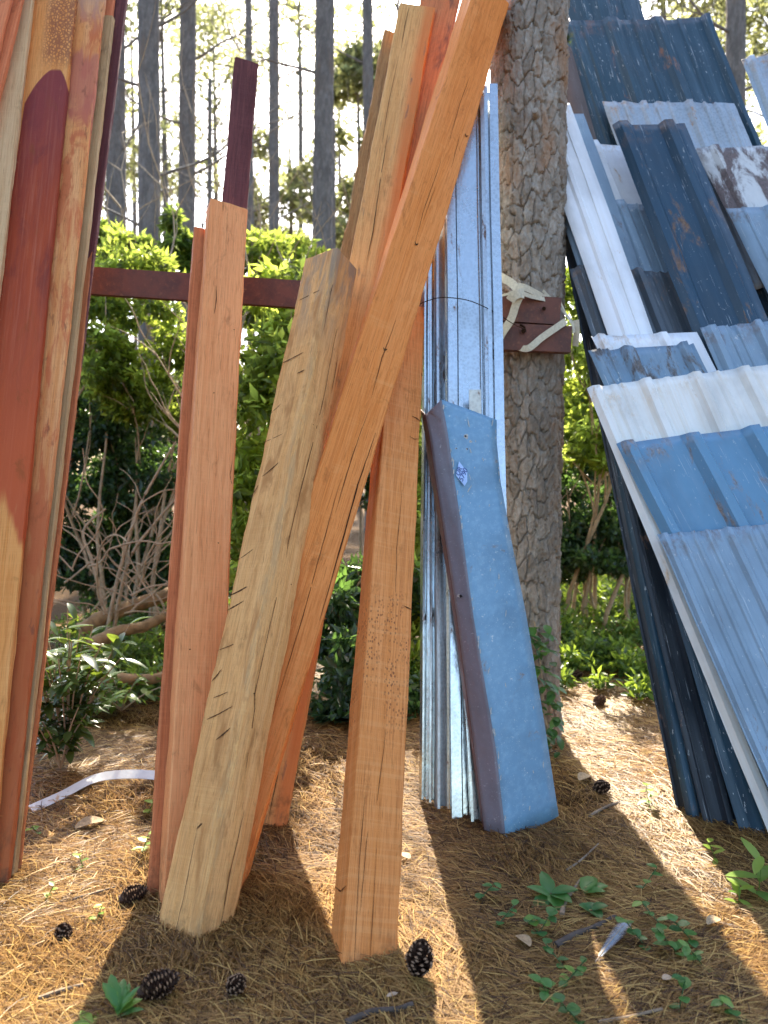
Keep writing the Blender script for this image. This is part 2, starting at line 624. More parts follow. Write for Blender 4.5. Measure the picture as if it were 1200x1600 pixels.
def merge_tubes(lst, n=5):
    V, F = [], []
    for pts, rr in lst:
        m = len(pts); b = len(V)
        for i, p in enumerate(pts):
            t_ = (pts[min(i + 1, m - 1)] - pts[max(i - 1, 0)]).normalized()
            a = t_.cross(Vector((0.3, 0.9, 0.2))); a.normalize(); c = t_.cross(a)
            for k in range(n):
                th = 6.2832 * k / n
                V.append(p + (a * math.cos(th) + c * math.sin(th)) * rr[i])
        for i in range(m - 1):
            for k in range(n):
                F.append((b + i * n + k, b + i * n + (k + 1) % n, b + (i + 1) * n + (k + 1) % n, b + (i + 1) * n + k))
    return pymesh("limb", V, F, True)


def leaf_cloud(centers, sizes, n, L, wd, flat=0.5, shell=0.35, up=0.25, seed=0, needle=False, clump=0.0):
    """leaf-sized faces through the volume of some uneven clumps: returns verts, faces, tint"""
    r = np.random.default_rng(seed)
    centers, sizes = np.array(centers, float), np.array(sizes, float)
    vol = sizes[:, 0] * sizes[:, 1] * sizes[:, 2]
    idx = r.choice(len(centers), n, p=vol ** 0.75 / np.sum(vol ** 0.75))
    dirs = r.normal(size=(n, 3)); dirs /= np.linalg.norm(dirs, axis=1)[:, None]
    rad = (shell + (1 - shell) * r.random(n)) ** 0.6
    bumps = 0.75 + 0.5 * fbm(dirs[:, 0] * 2.5 + idx * 3.1, dirs[:, 2] * 2.5 + dirs[:, 1] * 2, 5)
    p = centers[idx] + dirs * sizes[idx] * (rad * bumps)[:, None]
    ax = r.normal(size=(n, 3)) + dirs * 0.8; ax[:, 2] -= 0.15
    ax /= np.linalg.norm(ax, axis=1)[:, None]
    nr = r.normal(size=(n, 3)) * 0.8 + dirs * 0.5; nr[:, 2] += up * 3
    sd_ = np.cross(ax, nr); sd_ /= (np.linalg.norm(sd_, axis=1)[:, None] + 1e-6)
    nn = np.cross(sd_, ax)
    l = L * r.uniform(0.45, 1.35, n)[:, None]; w_ = wd * r.uniform(0.7, 1.2, n)[:, None]
    droop = nn * l * r.uniform(-0.18, 0.05, n)[:, None]
    V = np.stack([p, p + ax * l * 0.45 + sd_ * w_ + nn * w_ * 0.35, p + ax * l + droop, p + ax * l * 0.45 - sd_ * w_ + nn * w_ * 0.35], 1).reshape(-1, 3)
    b = np.arange(n)[:, None] * 4
    F = np.concatenate([b + np.array([[0, 1, 2]]), b + np.array([[0, 2, 3]])], 1).reshape(-1, 3)
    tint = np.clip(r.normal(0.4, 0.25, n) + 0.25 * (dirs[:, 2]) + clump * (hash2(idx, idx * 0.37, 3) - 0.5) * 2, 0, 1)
    return V, F, np.repeat(tint, 4)


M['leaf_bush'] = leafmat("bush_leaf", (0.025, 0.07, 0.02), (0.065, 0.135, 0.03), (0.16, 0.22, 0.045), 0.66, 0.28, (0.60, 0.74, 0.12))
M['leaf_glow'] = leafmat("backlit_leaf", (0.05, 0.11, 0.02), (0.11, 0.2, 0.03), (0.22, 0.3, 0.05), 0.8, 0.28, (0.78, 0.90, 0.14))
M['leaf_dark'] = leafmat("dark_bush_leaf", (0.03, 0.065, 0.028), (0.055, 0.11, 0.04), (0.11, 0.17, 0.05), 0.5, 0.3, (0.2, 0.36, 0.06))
M['leaf_pine'] = leafmat("pine_foliage", (0.07, 0.085, 0.03), (0.12, 0.135, 0.045), (0.2, 0.2, 0.07), 0.6, 0.5, (0.5, 0.5, 0.14))
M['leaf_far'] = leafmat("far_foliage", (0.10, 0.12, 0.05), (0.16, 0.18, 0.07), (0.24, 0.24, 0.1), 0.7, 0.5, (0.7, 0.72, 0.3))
M['leaf_low'] = leafmat("low_plant_leaf", (0.05, 0.11, 0.025), (0.10, 0.19, 0.035), (0.22, 0.3, 0.05), 0.5, 0.4)


def pine(pxb, pxt, wpx, d, label, limbs, ytop=0, crown=None, seed=0, h=None):
    """a pine of the wood behind: straight trunk, bare limbs, open crown"""
    b = G(pxb, 740 + 1800 / d); b.z = -0.05
    t = P(pxt, ytop, d)
    top = b + (t - b) * ((h or 10.3) / max(t.z, 0.1)) if t.z > 0 else t
    r = wpx / 1200 * d / 2
    root = empty("pine_tree", b)
    props(root, label, "tree", "pines of the wood behind")
    tk = link("trunk", trunk_mesh((0, 0, 0), top - b, r * 1.05, r * 0.82, 40, 170, False, seed, r * 0.14), M['bark_far'], root)
    ax = top - b
    for k, (z, side, L) in enumerate(limbs):
        s = z / ax.z
        st = ax * s
        dv = Vector((side, random.uniform(-0.5, 0.3), random.uniform(0.1, 0.6)))
        link("branch", merge_tubes(branchy(st, dv, L, r * 0.17, 2, seed * 31 + k)), M['bark_far'], tk)
    if crown:
        cs, ss, n, L = crown
        V, F, ti = leaf_cloud([Vector(P(*c)) - b for c in cs], ss, n, L, L * 0.10, seed=seed, up=0.05)
        props(link("crown", npmesh("crown", V, F, False, ti), M['leaf_pine'], root), kind="stuff")
    return root


pine(236, 232, 34, 12.4, "thick straight pine trunk left of the dark plum post, nearest of the background", [(6.2, 1, 2.2), (4.6, 1, 1.8), (7.6, -1, 2.0), (5.4, -0.8, 1.2), (8.5, 1, 2)], seed=1, h=13)
pine(184, 180, 31, 14, "pine trunk partly hidden behind the right edge of the red board stack", [(7.2, 1, 1.5), (9.0, 1, 1.6)], seed=2, h=13)
pine(288, 294, 27, 15.5, "pine trunk between the thickest background trunk and the plum post", [(7.4, 1, 2.6), (8.4, -1, 1.8), (6.0, 1, 1.6), (9.6, 1, 2.4)], seed=3, h=12.4)
pine(428, 428, 17, 23, "slim pine trunk just right of the dark plum post", [(9, 1, 2.4), (11, -1, 2.4), (13, 1, 2)], seed=4, h=17.6)
pine(497, 508, 33, 13.2, "leaning dark pine trunk rising above the pale beam's pointed top", [(5.0, 1, 1.2), (8.2, -1, 1.4)], seed=5, h=10.4)
pine(580, 574, 18, 21, "slim pine trunk left of the tall crossing timbers", [(8, -1, 2.4), (9.4, -1, 2.6), (11, 1, 2.5), (12.4, -1, 3)], seed=6, h=15.8)
pine(396, 388, 12, 27, "thin pine trunk hidden mostly behind the dark plum post", [(10, 1, 2.4), (13, -1, 2.4)], seed=7, h=20)
pine(327, 328, 8, 33, "spindly far pine trunk left of the plum post with fine bare twigs", [(11.5, 1, 3), (11.0, -1, 3), (13.5, 1, 3.2), (14.5, -1, 3.4), (9.5, -1, 2)], seed=8, h=18)
pine(1142, 1150, 31, 14, "pine trunk behind the top right of the metal sheets", [(8.3, 1, 1.8), (7.8, -1, 1.8), (9.3, -1, 2.2), (8.8, 1, 2.4)], seed=9, h=14)
pine(990, 990, 14, 20, "slim trunk peeping over the top edge of the navy sheets", [(12, 1, 2.6), (12.6, -1, 2), (13, 1, 3)], seed=10, h=17)
pine(521, 520, 9, 20, "thin orange-brown sapling stem right of the leaning dark trunk", [(6.5, 1, 1)], ytop=200, seed=11, h=10.5)


def far_tree(x, y0, y1, wpx, d, n, label, seed, L=0.42, thin=False):
    """far sunlit tree: trunk and an open crown of clumps"""
    b = G(x, 740 + 1800 / d); b.z = -0.1
    root = empty("far_tree", b)
    props(root, label, "tree", "sunlit trees far behind the wood")
    rnd = random.Random(seed)
    zt, zb = P(x, y0, d).z, P(x, y1, d).z
    wr = wpx / 1200 * d
    link("trunk", tube([(0, 0, 0), (0.1, 0, zb), (0.0, 0.1, zt)], [0.16, 0.13, 0.04], 8), M['bark_far'], root)
    cs, ss = [], []
    for k in range(22):
        a = rnd.uniform(0, 6.28); s = rnd.random()
        rr = wr * (0.25 + 0.35 * rnd.random()) * (1.1 - 0.6 * s)
        cs.append((math.cos(a) * rr, math.sin(a) * rr, zb + (zt - zb) * s))
        q = wr * rnd.uniform(0.10, 0.26)
        ss.append((q, q, q * rnd.uniform(0.4, 0.8)))
    V, F, ti = leaf_cloud(cs, ss, n, L, L * (0.12 if thin else 0.22), seed=seed, up=0.1, shell=0.1)
    props(link("crown", npmesh("crown", V, F, False, ti), M['leaf_far'], root), kind="stuff")
    for k in range(8):
        c = Vector(cs[k])
        link("branch", merge_tubes(branchy((0, 0, c.z - 0.8), c - Vector((0, 0, c.z - 0.8)), c.length * 0 + 2.2, 0.05, 1, seed * 7 + k)), M['bark_far'], root)
    return root


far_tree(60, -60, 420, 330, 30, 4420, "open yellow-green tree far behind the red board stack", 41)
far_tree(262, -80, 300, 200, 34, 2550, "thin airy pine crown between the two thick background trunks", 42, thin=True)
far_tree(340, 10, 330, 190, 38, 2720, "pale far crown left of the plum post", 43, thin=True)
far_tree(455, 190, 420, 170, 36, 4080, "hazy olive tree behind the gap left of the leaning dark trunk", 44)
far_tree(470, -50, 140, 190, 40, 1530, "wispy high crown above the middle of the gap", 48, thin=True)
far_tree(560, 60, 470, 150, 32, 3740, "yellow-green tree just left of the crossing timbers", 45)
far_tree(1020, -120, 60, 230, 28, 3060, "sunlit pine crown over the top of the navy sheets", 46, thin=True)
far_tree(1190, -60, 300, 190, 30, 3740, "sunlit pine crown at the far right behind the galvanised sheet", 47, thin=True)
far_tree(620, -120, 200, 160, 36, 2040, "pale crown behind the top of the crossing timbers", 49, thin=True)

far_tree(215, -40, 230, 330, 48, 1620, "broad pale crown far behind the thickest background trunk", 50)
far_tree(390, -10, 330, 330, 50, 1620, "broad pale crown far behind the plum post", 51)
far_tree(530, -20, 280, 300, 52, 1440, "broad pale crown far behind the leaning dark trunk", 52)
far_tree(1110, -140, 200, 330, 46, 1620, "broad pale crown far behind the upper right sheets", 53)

# ------------------------------------------------------------------ shrubs
def shrub(name, label, blobs, n, mat, L, W, seed, stems=5, group="shrubs behind the rail", dens=2.0, lsz=0.72):
    """blobs: (px, py, depth, rx, ry, rz)"""
    cs = [P(b[0], b[1], b[2]) for b in blobs]
    c0 = sum((Vector((c.x, c.y, 0)) for c in cs), Vector()) / len(cs)
    root = empty(name, c0)
    props(root, label, "shrub", group)
    rs = random.Random(seed + 1000)
    sc_, ss_ = [], []
    for c, b in zip(cs, blobs):
        for k in range(13):
            d_ = Vector((rs.gauss(0, 1), rs.gauss(0, 1), rs.gauss(0, 1))).normalized() * rs.uniform(0.25, 1.0)
            sc_.append(c - c0 + Vector((d_.x * b[3], d_.y * b[4], d_.z * b[5])))
            q_ = rs.uniform(0.22, 0.42)
            ss_.append((b[3] * q_, b[4] * q_, b[5] * q_ * 0.8))
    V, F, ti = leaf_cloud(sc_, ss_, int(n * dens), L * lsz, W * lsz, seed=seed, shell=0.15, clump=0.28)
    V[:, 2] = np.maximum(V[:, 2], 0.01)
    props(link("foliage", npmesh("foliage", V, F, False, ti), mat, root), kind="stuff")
    rnd = random.Random(seed)
    for k in range(stems):
        c = cs[k % len(cs)] - c0
        st = Vector((c.x * 0.6 + rnd.uniform(-0.2, 0.2), c.y * 0.6 + rnd.uniform(-0.2, 0.2), 0))
        link("stem", merge_tubes(branchy(st, c - st, (c - st).length * 1.05, 0.025, 2, seed * 13 + k)), M['twig'], root)
    return root


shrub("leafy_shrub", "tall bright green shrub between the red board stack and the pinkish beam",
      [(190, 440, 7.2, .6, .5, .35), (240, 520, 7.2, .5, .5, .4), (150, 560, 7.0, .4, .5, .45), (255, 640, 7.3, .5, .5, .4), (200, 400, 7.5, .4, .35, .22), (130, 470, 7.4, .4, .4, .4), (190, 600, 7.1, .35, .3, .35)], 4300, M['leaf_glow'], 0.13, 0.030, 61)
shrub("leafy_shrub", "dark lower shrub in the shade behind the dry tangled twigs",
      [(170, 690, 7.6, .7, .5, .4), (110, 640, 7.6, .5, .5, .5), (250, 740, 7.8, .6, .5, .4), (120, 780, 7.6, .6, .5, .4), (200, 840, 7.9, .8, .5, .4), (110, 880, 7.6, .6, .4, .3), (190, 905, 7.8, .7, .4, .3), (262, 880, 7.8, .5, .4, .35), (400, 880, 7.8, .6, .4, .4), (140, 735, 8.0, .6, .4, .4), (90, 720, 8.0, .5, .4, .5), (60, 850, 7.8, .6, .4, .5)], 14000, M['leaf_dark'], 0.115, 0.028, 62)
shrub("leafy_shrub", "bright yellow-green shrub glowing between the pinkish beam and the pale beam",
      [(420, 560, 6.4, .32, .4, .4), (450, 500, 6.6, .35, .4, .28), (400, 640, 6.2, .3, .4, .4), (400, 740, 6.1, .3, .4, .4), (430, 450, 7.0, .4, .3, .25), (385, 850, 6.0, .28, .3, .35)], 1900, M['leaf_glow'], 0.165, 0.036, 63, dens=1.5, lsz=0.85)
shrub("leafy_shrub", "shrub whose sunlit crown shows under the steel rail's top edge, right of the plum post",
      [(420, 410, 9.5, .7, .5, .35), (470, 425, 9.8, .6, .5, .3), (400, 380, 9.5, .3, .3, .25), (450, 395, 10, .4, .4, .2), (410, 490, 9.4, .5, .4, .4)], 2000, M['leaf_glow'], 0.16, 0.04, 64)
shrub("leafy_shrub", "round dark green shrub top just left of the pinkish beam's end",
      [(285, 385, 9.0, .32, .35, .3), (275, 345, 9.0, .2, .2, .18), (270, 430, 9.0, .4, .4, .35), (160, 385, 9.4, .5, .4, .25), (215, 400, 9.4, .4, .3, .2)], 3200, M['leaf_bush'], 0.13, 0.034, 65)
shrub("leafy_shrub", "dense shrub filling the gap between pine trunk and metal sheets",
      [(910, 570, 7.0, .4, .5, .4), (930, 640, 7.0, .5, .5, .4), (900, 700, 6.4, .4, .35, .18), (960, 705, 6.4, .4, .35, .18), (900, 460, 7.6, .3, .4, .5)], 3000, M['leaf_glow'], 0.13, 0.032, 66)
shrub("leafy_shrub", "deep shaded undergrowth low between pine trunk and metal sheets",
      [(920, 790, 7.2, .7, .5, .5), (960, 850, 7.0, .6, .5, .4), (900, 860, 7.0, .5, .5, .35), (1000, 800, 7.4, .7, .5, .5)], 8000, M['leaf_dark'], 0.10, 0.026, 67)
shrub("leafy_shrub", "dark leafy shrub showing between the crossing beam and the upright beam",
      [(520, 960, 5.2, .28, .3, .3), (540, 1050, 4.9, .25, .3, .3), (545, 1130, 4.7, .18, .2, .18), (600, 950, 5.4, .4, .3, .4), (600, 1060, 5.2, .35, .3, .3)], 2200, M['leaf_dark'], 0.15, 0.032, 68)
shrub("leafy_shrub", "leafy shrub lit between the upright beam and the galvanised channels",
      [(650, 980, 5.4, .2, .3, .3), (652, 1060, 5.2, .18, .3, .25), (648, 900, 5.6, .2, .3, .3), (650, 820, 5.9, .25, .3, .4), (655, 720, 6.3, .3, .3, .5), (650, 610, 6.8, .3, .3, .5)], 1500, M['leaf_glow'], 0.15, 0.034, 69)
for k, (x, y, d, s) in enumerate([(40, 600, 11, 1.2), (330, 650, 12.5, 1.2), (560, 650, 12, 1.2), (720, 650, 11, 1.2), (1010, 640, 10, 1.2), (1200, 640, 11, 1.3)]):
    shrub("leafy_shrub", ["big shrub behind the red board stack", "big shrub far behind the pinkish beam", "big shrub far behind the crossing timbers", "big shrub far behind the galvanised channels", "big shrub behind the left edge of the metal sheets", "big shrub behind the right of the metal sheets"][k],
          [(x - 70, y, d, s * .6, s * .4, s * .8), (x + 80, y + 30, d, s * .6, s * .4, s * .8), (x, y - 60, d, s * .5, s * .4, s * .5), (x + 20, y + 80, d, s * .8, s * .5, s * .6)], 3600, M['leaf_dark'], 0.19, 0.055, 70 + k, 3)

# the two broad-leaved bushes at the left, near
def leaf_grid(L, W, fold=0.25, droop=0.25, n=6, serr=0.0):
    v, f = [], []
    for i in range(n + 1):
        s = i / n
        ww = W * (math.sin(math.pi * min(1, s * 0.93 + 0.05)) ** 0.8) * (1 + serr * (i % 2))
        z = -droop * L * s * s
        v += [(-ww, L * s, z + fold * ww), (0, L * s, z), (ww, L * s, z + fold * ww)]
    for i in range(n):
        a = i * 3
        f += [(a, a + 1, a + 4, a + 3), (a + 1, a + 2, a + 5, a + 4)]
    return v, f


def leaf_obj(parent, mat, base, yaw, pitch, L, W, tint, fold=0.25, droop=0.3, serr=0.0, name="leaf", roll=0.0):
    v, f = leaf_grid(L, W, fold, droop, 6, serr)
    me = pymesh(name, v, f, True)
    a = me.attributes.new("tint", 'FLOAT', 'POINT')
    a.data.foreach_set("value", [tint] * len(v))
    o = link(name, me, mat, parent)
    o.location = base
    o.rotation_euler = Matrix.Rotation(yaw, 4, 'Z').__matmul__(Matrix.Rotation(pitch, 4, 'X')).__matmul__(Matrix.Rotation(roll, 4, 'Y')).to_euler()
    return o


def broad_bush(name, label, at, h, sp, nst, nl, L, W, mat, seed, tl=0.15, th=0.8):
    rnd = random.Random(seed)
    b = Vector(at)
    root = empty(name, b)
    props(root, label, "plant")
    for s in range(nst):
        a = rnd.uniform(0, 6.28)
        tip = Vector((math.cos(a) * sp * rnd.uniform(0.3, 1), math.sin(a) * sp * rnd.uniform(0.3, 1), h * rnd.uniform(0.55, 1.0)))
        pts = smooth_path([Vector((0, 0, 0)), tip * 0.5 + Vector((0, 0, h * 0.1)), tip], 4)
        link("stem", tube(pts, [0.006 - 0.004 * i / len(pts) for i in range(len(pts))], 6), M['twig'], root)
        for k in range(nl):
            q = 0.3 + 0.7 * k / max(1, nl - 1)
            p = pts[min(len(pts) - 1, int(q * (len(pts) - 1)))]
            leaf_obj(root, mat, p, rnd.uniform(0, 6.28), rnd.uniform(-0.5, 0.9), L * rnd.uniform(0.7, 1.15), W * rnd.uniform(0.8, 1.15), rnd.uniform(tl, th), 0.25, rnd.uniform(0.1, 0.5))
    return root


M['leaf_gloss'] = leafmat("glossy_broad_leaf", (0.03, 0.06, 0.025), (0.05, 0.095, 0.03), (0.13, 0.2, 0.04), 0.3, 0.27)
g = G(105, 1190); broad_bush("broadleaf_bush", "dark glossy broad-leaved bush beside the red board stack", g, 0.82, 0.34, 20, 12, 0.15, 0.026, M['leaf_gloss'], 81)
g = G(95, 1200); broad_bush("broadleaf_bush", "small low leafy bush at the foot of the glossy bush", g, 0.36, 0.26, 14, 10, 0.09, 0.02, M['leaf_gloss'], 82)
g = G(190, 1110); broad_bush("broadleaf_bush", "light green leafy sprig in front of the fallen logs", g, 0.22, 0.32, 13, 8, 0.09, 0.022, M['leaf_low'], 83, 0.4, 1)

# ground cover in the background
def cover(label, spots, n, mat, L, W, seed):
    cs, ss = [], []
    for (x, y, r, h) in spots:
        p = G(x, y)
        cs.append((p.x, p.y, h * 0.4)); ss.append((r, r * 0.8, h))
    V, F, ti = leaf_cloud(cs, ss, n, L, W, seed=seed, shell=0.0, up=0.3)
    V[:, 2] = np.abs(V[:, 2]) + 0.004
    o = link("ground_cover", npmesh("ground_cover", V, F, False, ti), mat)
    props(o, label, "ground cover", kind="stuff")


cover("green ferny ground cover between the pine trunk and the metal sheets", [(900, 960, .5, .35), (950, 940, .6, .4), (980, 970, .5, .3), (920, 1000, .35, .22), (990, 1010, .3, .2), (880, 920, .6, .4), (900, 1020, .22, .2), (950, 1010, .25, .2), (985, 1040, .2, .16), (870, 1000, .2, .25), (930, 1050, .12, .08), (1000, 1060, .15, .1)], 7000, M['leaf_low'], 0.085, 0.014, 91)
cover("leafy weeds round the foot of the pine trunk", [(885, 1050, .16, .16), (915, 1035, .2, .18), (955, 1040, .2, .16), (990, 1055, .18, .14), (875, 1075, .1, .12), (940, 1075, .1, .07), (1005, 1090, .12, .1), (870, 1020, .2, .3)], 2600, M['leaf_low'], 0.075, 0.016, 94)
cover("low yellow-green weeds around the fallen logs", [(180, 1010, .5, .14), (230, 1040, .4, .1), (200, 980, .5, .2), (150, 1000, .5, .2), (240, 970, .5, .2), (400, 960, .5, .3), (430, 1000, .4, .2), (140, 1060, .35, .2), (200, 1080, .35, .14), (240, 1085, .3, .16), (255, 1030, .35, .2), (120, 1110, .3, .2), (165, 1045, .4, .22)], 7500, M['leaf_low'], 0.07, 0.013, 92)
cover("low weeds along the foot of the shrubs behind the upright beam", [(520, 1110, .3, .15), (600, 1110, .4, .2), (660, 1100, .3, .15)], 1300, M['leaf_dark'], 0.08, 0.018, 93)

# dry tangle of pale twigs
db = G(180, 1000); db.z = 0
root = empty("dead_shrub", db)
props(root, "tangle of pale dry leafless twigs left of the pinkish beam", "dead shrub")
rnd = random.Random(5)
for k in range(34):
    x0, y0 = rnd.uniform(85, 265), rnd.uniform(880, 965)
    p = P(x0, y0, rnd.uniform(5.6, 6.6)) - db
    pts = [p.copy()]
    d_ = Vector((rnd.uniform(-0.7, 0.9), rnd.uniform(-0.3, 0.3), rnd.uniform(0.2, 1))).normalized()
    for j in range(9):
        d_ = (d_ + Vector((rnd.uniform(-1, 1), rnd.uniform(-0.5, 0.5), rnd.uniform(-0.75, 0.75))) * 0.55).normalized()
        pts.append(pts[-1] + d_ * rnd.uniform(0.07, 0.15))
    pts = smooth_path(pts, 3)
    r0 = rnd.uniform(0.005, 0.011)
    link("twig", tube(pts, [r0 * (1 - 0.6 * i / len(pts)) for i in range(len(pts))], 6, cap=True), M['twig'], root)
for pts_ in ([(165, 1000, 5.9), (185, 900, 6.0), (215, 800, 6.1), (245, 740, 6.2), (275, 690, 6.3)], [(175, 1000, 6.0), (200, 880, 6.1), (240, 820, 6.2), (275, 780, 6.2)], [(165, 960, 5.8), (145, 880, 5.9), (130, 830, 6.0), (165, 795, 6.1)]):
    pts = smooth_path([P(*q) - db for q in pts_], 5)
    link("branch", tube(pts, [0.018 - 0.011 * i / len(pts) for i in range(len(pts))], 8, jit=0.08), M['twig'], root)

M['log'] = plain("weathered_log", (0.33, 0.2, 0.085), 0.85, 0.5, 14)
for k, (a, b, ra, rb, lab) in enumerate([((125, 985, 5.9), (300, 908, 6.5), 0.062, 0.045, "fallen brown log lying under the dry twigs"), ((140, 1010, 5.5), (260, 960, 6.0), 0.05, 0.035, "shorter mossy fallen log below the brown one"), ((130, 1075, 4.9), (275, 1050, 5.1), 0.04, 0.03, "pale fallen branch lying on the needles beyond the glossy bush")]):
    A_, B_ = P(*a), P(*b)
    pts = smooth_path([A_, A_.lerp(B_, 0.35) + Vector((0, 0, 0.02)), A_.lerp(B_, 0.7) - Vector((0, 0, 0.02)), B_], 6)
    o = link("fallen_log", tube(pts, [ra + (rb - ra) * i / len(pts) for i in range(len(pts))], 14, jit=0.16), M['log'])
    props(o, lab, "log")

# ------------------------------------------------------------------ timber
WOOD = {}
PINK1, PINK2, PINKD = (0.74, 0.27, 0.095), (0.80, 0.335, 0.13), (0.54, 0.175, 0.055)


class Beam:
    """a sawn timber: e0/e1 are the foot and head of one long edge, yaw turns the section; u runs across, v into depth"""

    def __init__(self, e0, e1, yaw, u=(0, 0.2), v=(0, 0.1), twist=0.0, bow=(0, 0), bev=0.004, rough=0.0015, ext=0.0, seed=0, rnd_c=None, topcut=0.0, footcut=0.0, taper=1.0):
        self.e0, self.e1 = Vector(e0), Vector(e1)
        W = (self.e1 - self.e0)
        self.L = W.length
        W.normalize()
        U = Vector((math.cos(R(yaw)), math.sin(R(yaw)), 0))
        U = (U - W * U.dot(W)).normalized()
        V = W.cross(U)
        if V.y < 0 and abs(yaw) < 80:
            V = -V
        self.U, self.V, self.W = U, V, W
        self.u, self.v = u, v
        self.twist, self.bow, self.bev, self.rough, self.seed = R(twist), bow, bev, rough, seed
        self.rc = rnd_c or {}
        self.topcut, self.footcut, self.taper = topcut, footcut, taper

    def deform(self, a, b, z):
        s = z / self.L
        t = self.twist * s
        bx = self.bow[0] * 4 * s * (1 - s)
        by = self.bow[1] * 4 * s * (1 - s)
        k = 1 + (self.taper - 1) * s
        a, b = a * k, b * k
        return (a * math.cos(t) - b * math.sin(t) + bx, a * math.sin(t) + b * math.cos(t) + by, z)

    def section(self):
        (u0, u1), (v0, v1) = self.u, self.v
        pts = []
        corners = [(u0, v0, 1, 1), (u1, v0, -1, 1), (u1, v1, -1, -1), (u0, v1, 1, -1)]
        for ci, (a, b, sa, sb) in enumerate(corners):
            r = self.rc.get(ci, self.bev)
            n = 5 if r > 0.012 else 1
            c0 = (a + sa * r, b + sb * r)
            ang0 = [math.pi, 1.5 * math.pi, 0, 0.5 * math.pi][ci]
            for k in range(n + 1):
                th = ang0 + 0.5 * math.pi * k / n
                pts.append((c0[0] + r * math.cos(th), c0[1] + r * math.sin(th)))
            # points along the face to the next corner
            a2, b2, s2, t2 = corners[(ci + 1) % 4]
            for k in (1, 2, 3):
                pts.append((a + (a2 - a) * k / 4, b + (b2 - b) * k / 4))
        return pts

    def build(self, name, label, mat, cat="timber", group=None, fuzz=0):
        sec = self.section()
        n = len(sec)
        m = max(12, int(self.L / 0.045))
        v, f = [], []
        rnd = random.Random(self.seed)
        off = [rnd.uniform(0, 50) for _ in range(4)]
        for i in range(m + 1):
            z0 = self.L * i / m
            for k, (a, b) in enumerate(sec):
                z = z0
                if i == m: z = z0 + self.topcut * (a - self.u[0]) + rnd.uniform(-.002, .002)
                if i == 0: z = z0 + self.footcut * (a - self.u[0]) + rnd.uniform(-.002, .002)
                nz = (math.sin(z * 9 + k * 0.7 + off[0]) + math.sin(z * 23 + k * 1.9 + off[1]) * 0.6 + rnd.uniform(-1, 1) * 0.7) * self.rough
                ca, cb = (self.u[0] + self.u[1]) / 2, (self.v[0] + self.v[1]) / 2
                la = math.hypot(a - ca, b - cb) or 1
                v.append(self.deform(a + (a - ca) / la * nz, b + (b - cb) / la * nz, z))
        for i in range(m):
            for k in range(n):
                f.append((i * n + k, i * n + (k + 1) % n, (i + 1) * n + (k + 1) % n, (i + 1) * n + k))
        f.append(tuple(range(n - 1, -1, -1)))
        f.append(tuple(m * n + k for k in range(n)))
        me = pymesh(name, v, f, True, 28)
        self.o = link(name, me, mat)
        M4 = Matrix((self.U, self.V, self.W)).transposed().to_4x4()
        M4.translation = self.e0
        self.o.matrix_world = M4
        if M4.to_3x3().determinant() < 0:
            me.flip_normals()
        props(self.o, label, cat, group)
        if fuzz:
            self.fibres(fuzz, mat)
        return self.o

    def face_pt(self, face, s, z, lift=0.0009):
        (u0, u1), (v0, v1) = self.u, self.v
        if face == 'front': a, b = u0 + (u1 - u0) * s, v0 - lift
        elif face == 'left': a, b = u0 - lift, v0 + (v1 - v0) * s
        else: a, b = u1 + lift, v0 + (v1 - v0) * s
        return self.deform(a, b, z)

    def crack(self, face, pts, wd, mat, name="crack"):
        """a check in the wood: an uneven dark sliver along (s, z) points"""
        rnd = random.Random(len(pts) + int(pts[0][1] * 100))
        fine = []
        for i in range(len(pts) - 1):
            for k in range(7):
                t = k / 7
                fine.append((pts[i][0] + (pts[i + 1][0] - pts[i][0]) * t + rnd.uniform(-1, 1) * 0.004, pts[i][1] + (pts[i + 1][1] - pts[i][1]) * t))
        fine.append(pts[-1])
        span = (self.u[1] - self.u[0]) if face == 'front' else (self.v[1] - self.v[0])
        v, f = [], []
        n = len(fine)
        for i, (s, z) in enumerate(fine):
            d0, d1 = fine[max(0, i - 1)], fine[min(n - 1, i + 1)]
            dx, dz = (d1[0] - d0[0]) * span, d1[1] - d0[1]
            l = math.hypot(dx, dz) or 1
            w_ = wd * 0.75 * (math.sin(math.pi * (i + 0.3) / (n - 0.4)) ** 0.6) * rnd.uniform(0.55, 1.1) / 2
            ox, oz = -dz / l * w_, dx / l * w_
            v.append(self.face_pt(face, s + ox / span, z + oz, 0.0022))
            v.append(self.face_pt(face, s - ox / span, z - oz, 0.0022))
        for i in range(n - 1):
            f.append((2 * i, 2 * i + 1, 2 * i + 3, 2 * i + 2))
        c = link(name, pymesh(name, v, f, False), mat, self.o)
        return c

    def fibres(self, n, mat):
        """splinters and torn fibres standing off the sawn edges"""
        rnd = random.Random(self.seed + 99)
        v, f = [], []
        for k in range(n):
            u0, u1 = self.u; v0, v1 = self.v
            a, b, sx, sy = rnd.choice([(u0, v0, -1, -.5), (u1, v0, 1, -.5), (u0, v1, -1, .2), (u1, v1, 1, .2)])
            z = rnd.uniform(0.02, self.L - 0.02)
            L = rnd.uniform(0.004, 0.016)
            p = Vector(self.deform(a, b, z))
            d = Vector((sx * rnd.uniform(0.2, 1), sy * rnd.uniform(-.3, 1), rnd.uniform(-1.6, 1.6))).normalized() * L
            q = Vector((0, 0, 0.0011))
            i = len(v)
            v += [p - q, p + q, p + d]
            f.append((i, i + 1, i + 2))
        props(link("fibres", pymesh("fibres", v, f, False), mat, self.o), kind="stuff")


M['crack'] = plain("dark_crack", (0.035, 0.018, 0.010), 0.95, 0.3, 60, spec=0.05)
M['cut'] = plain("saw_kerf", (0.11, 0.055, 0.025), 0.95, 0.5, 60, spec=0.05)

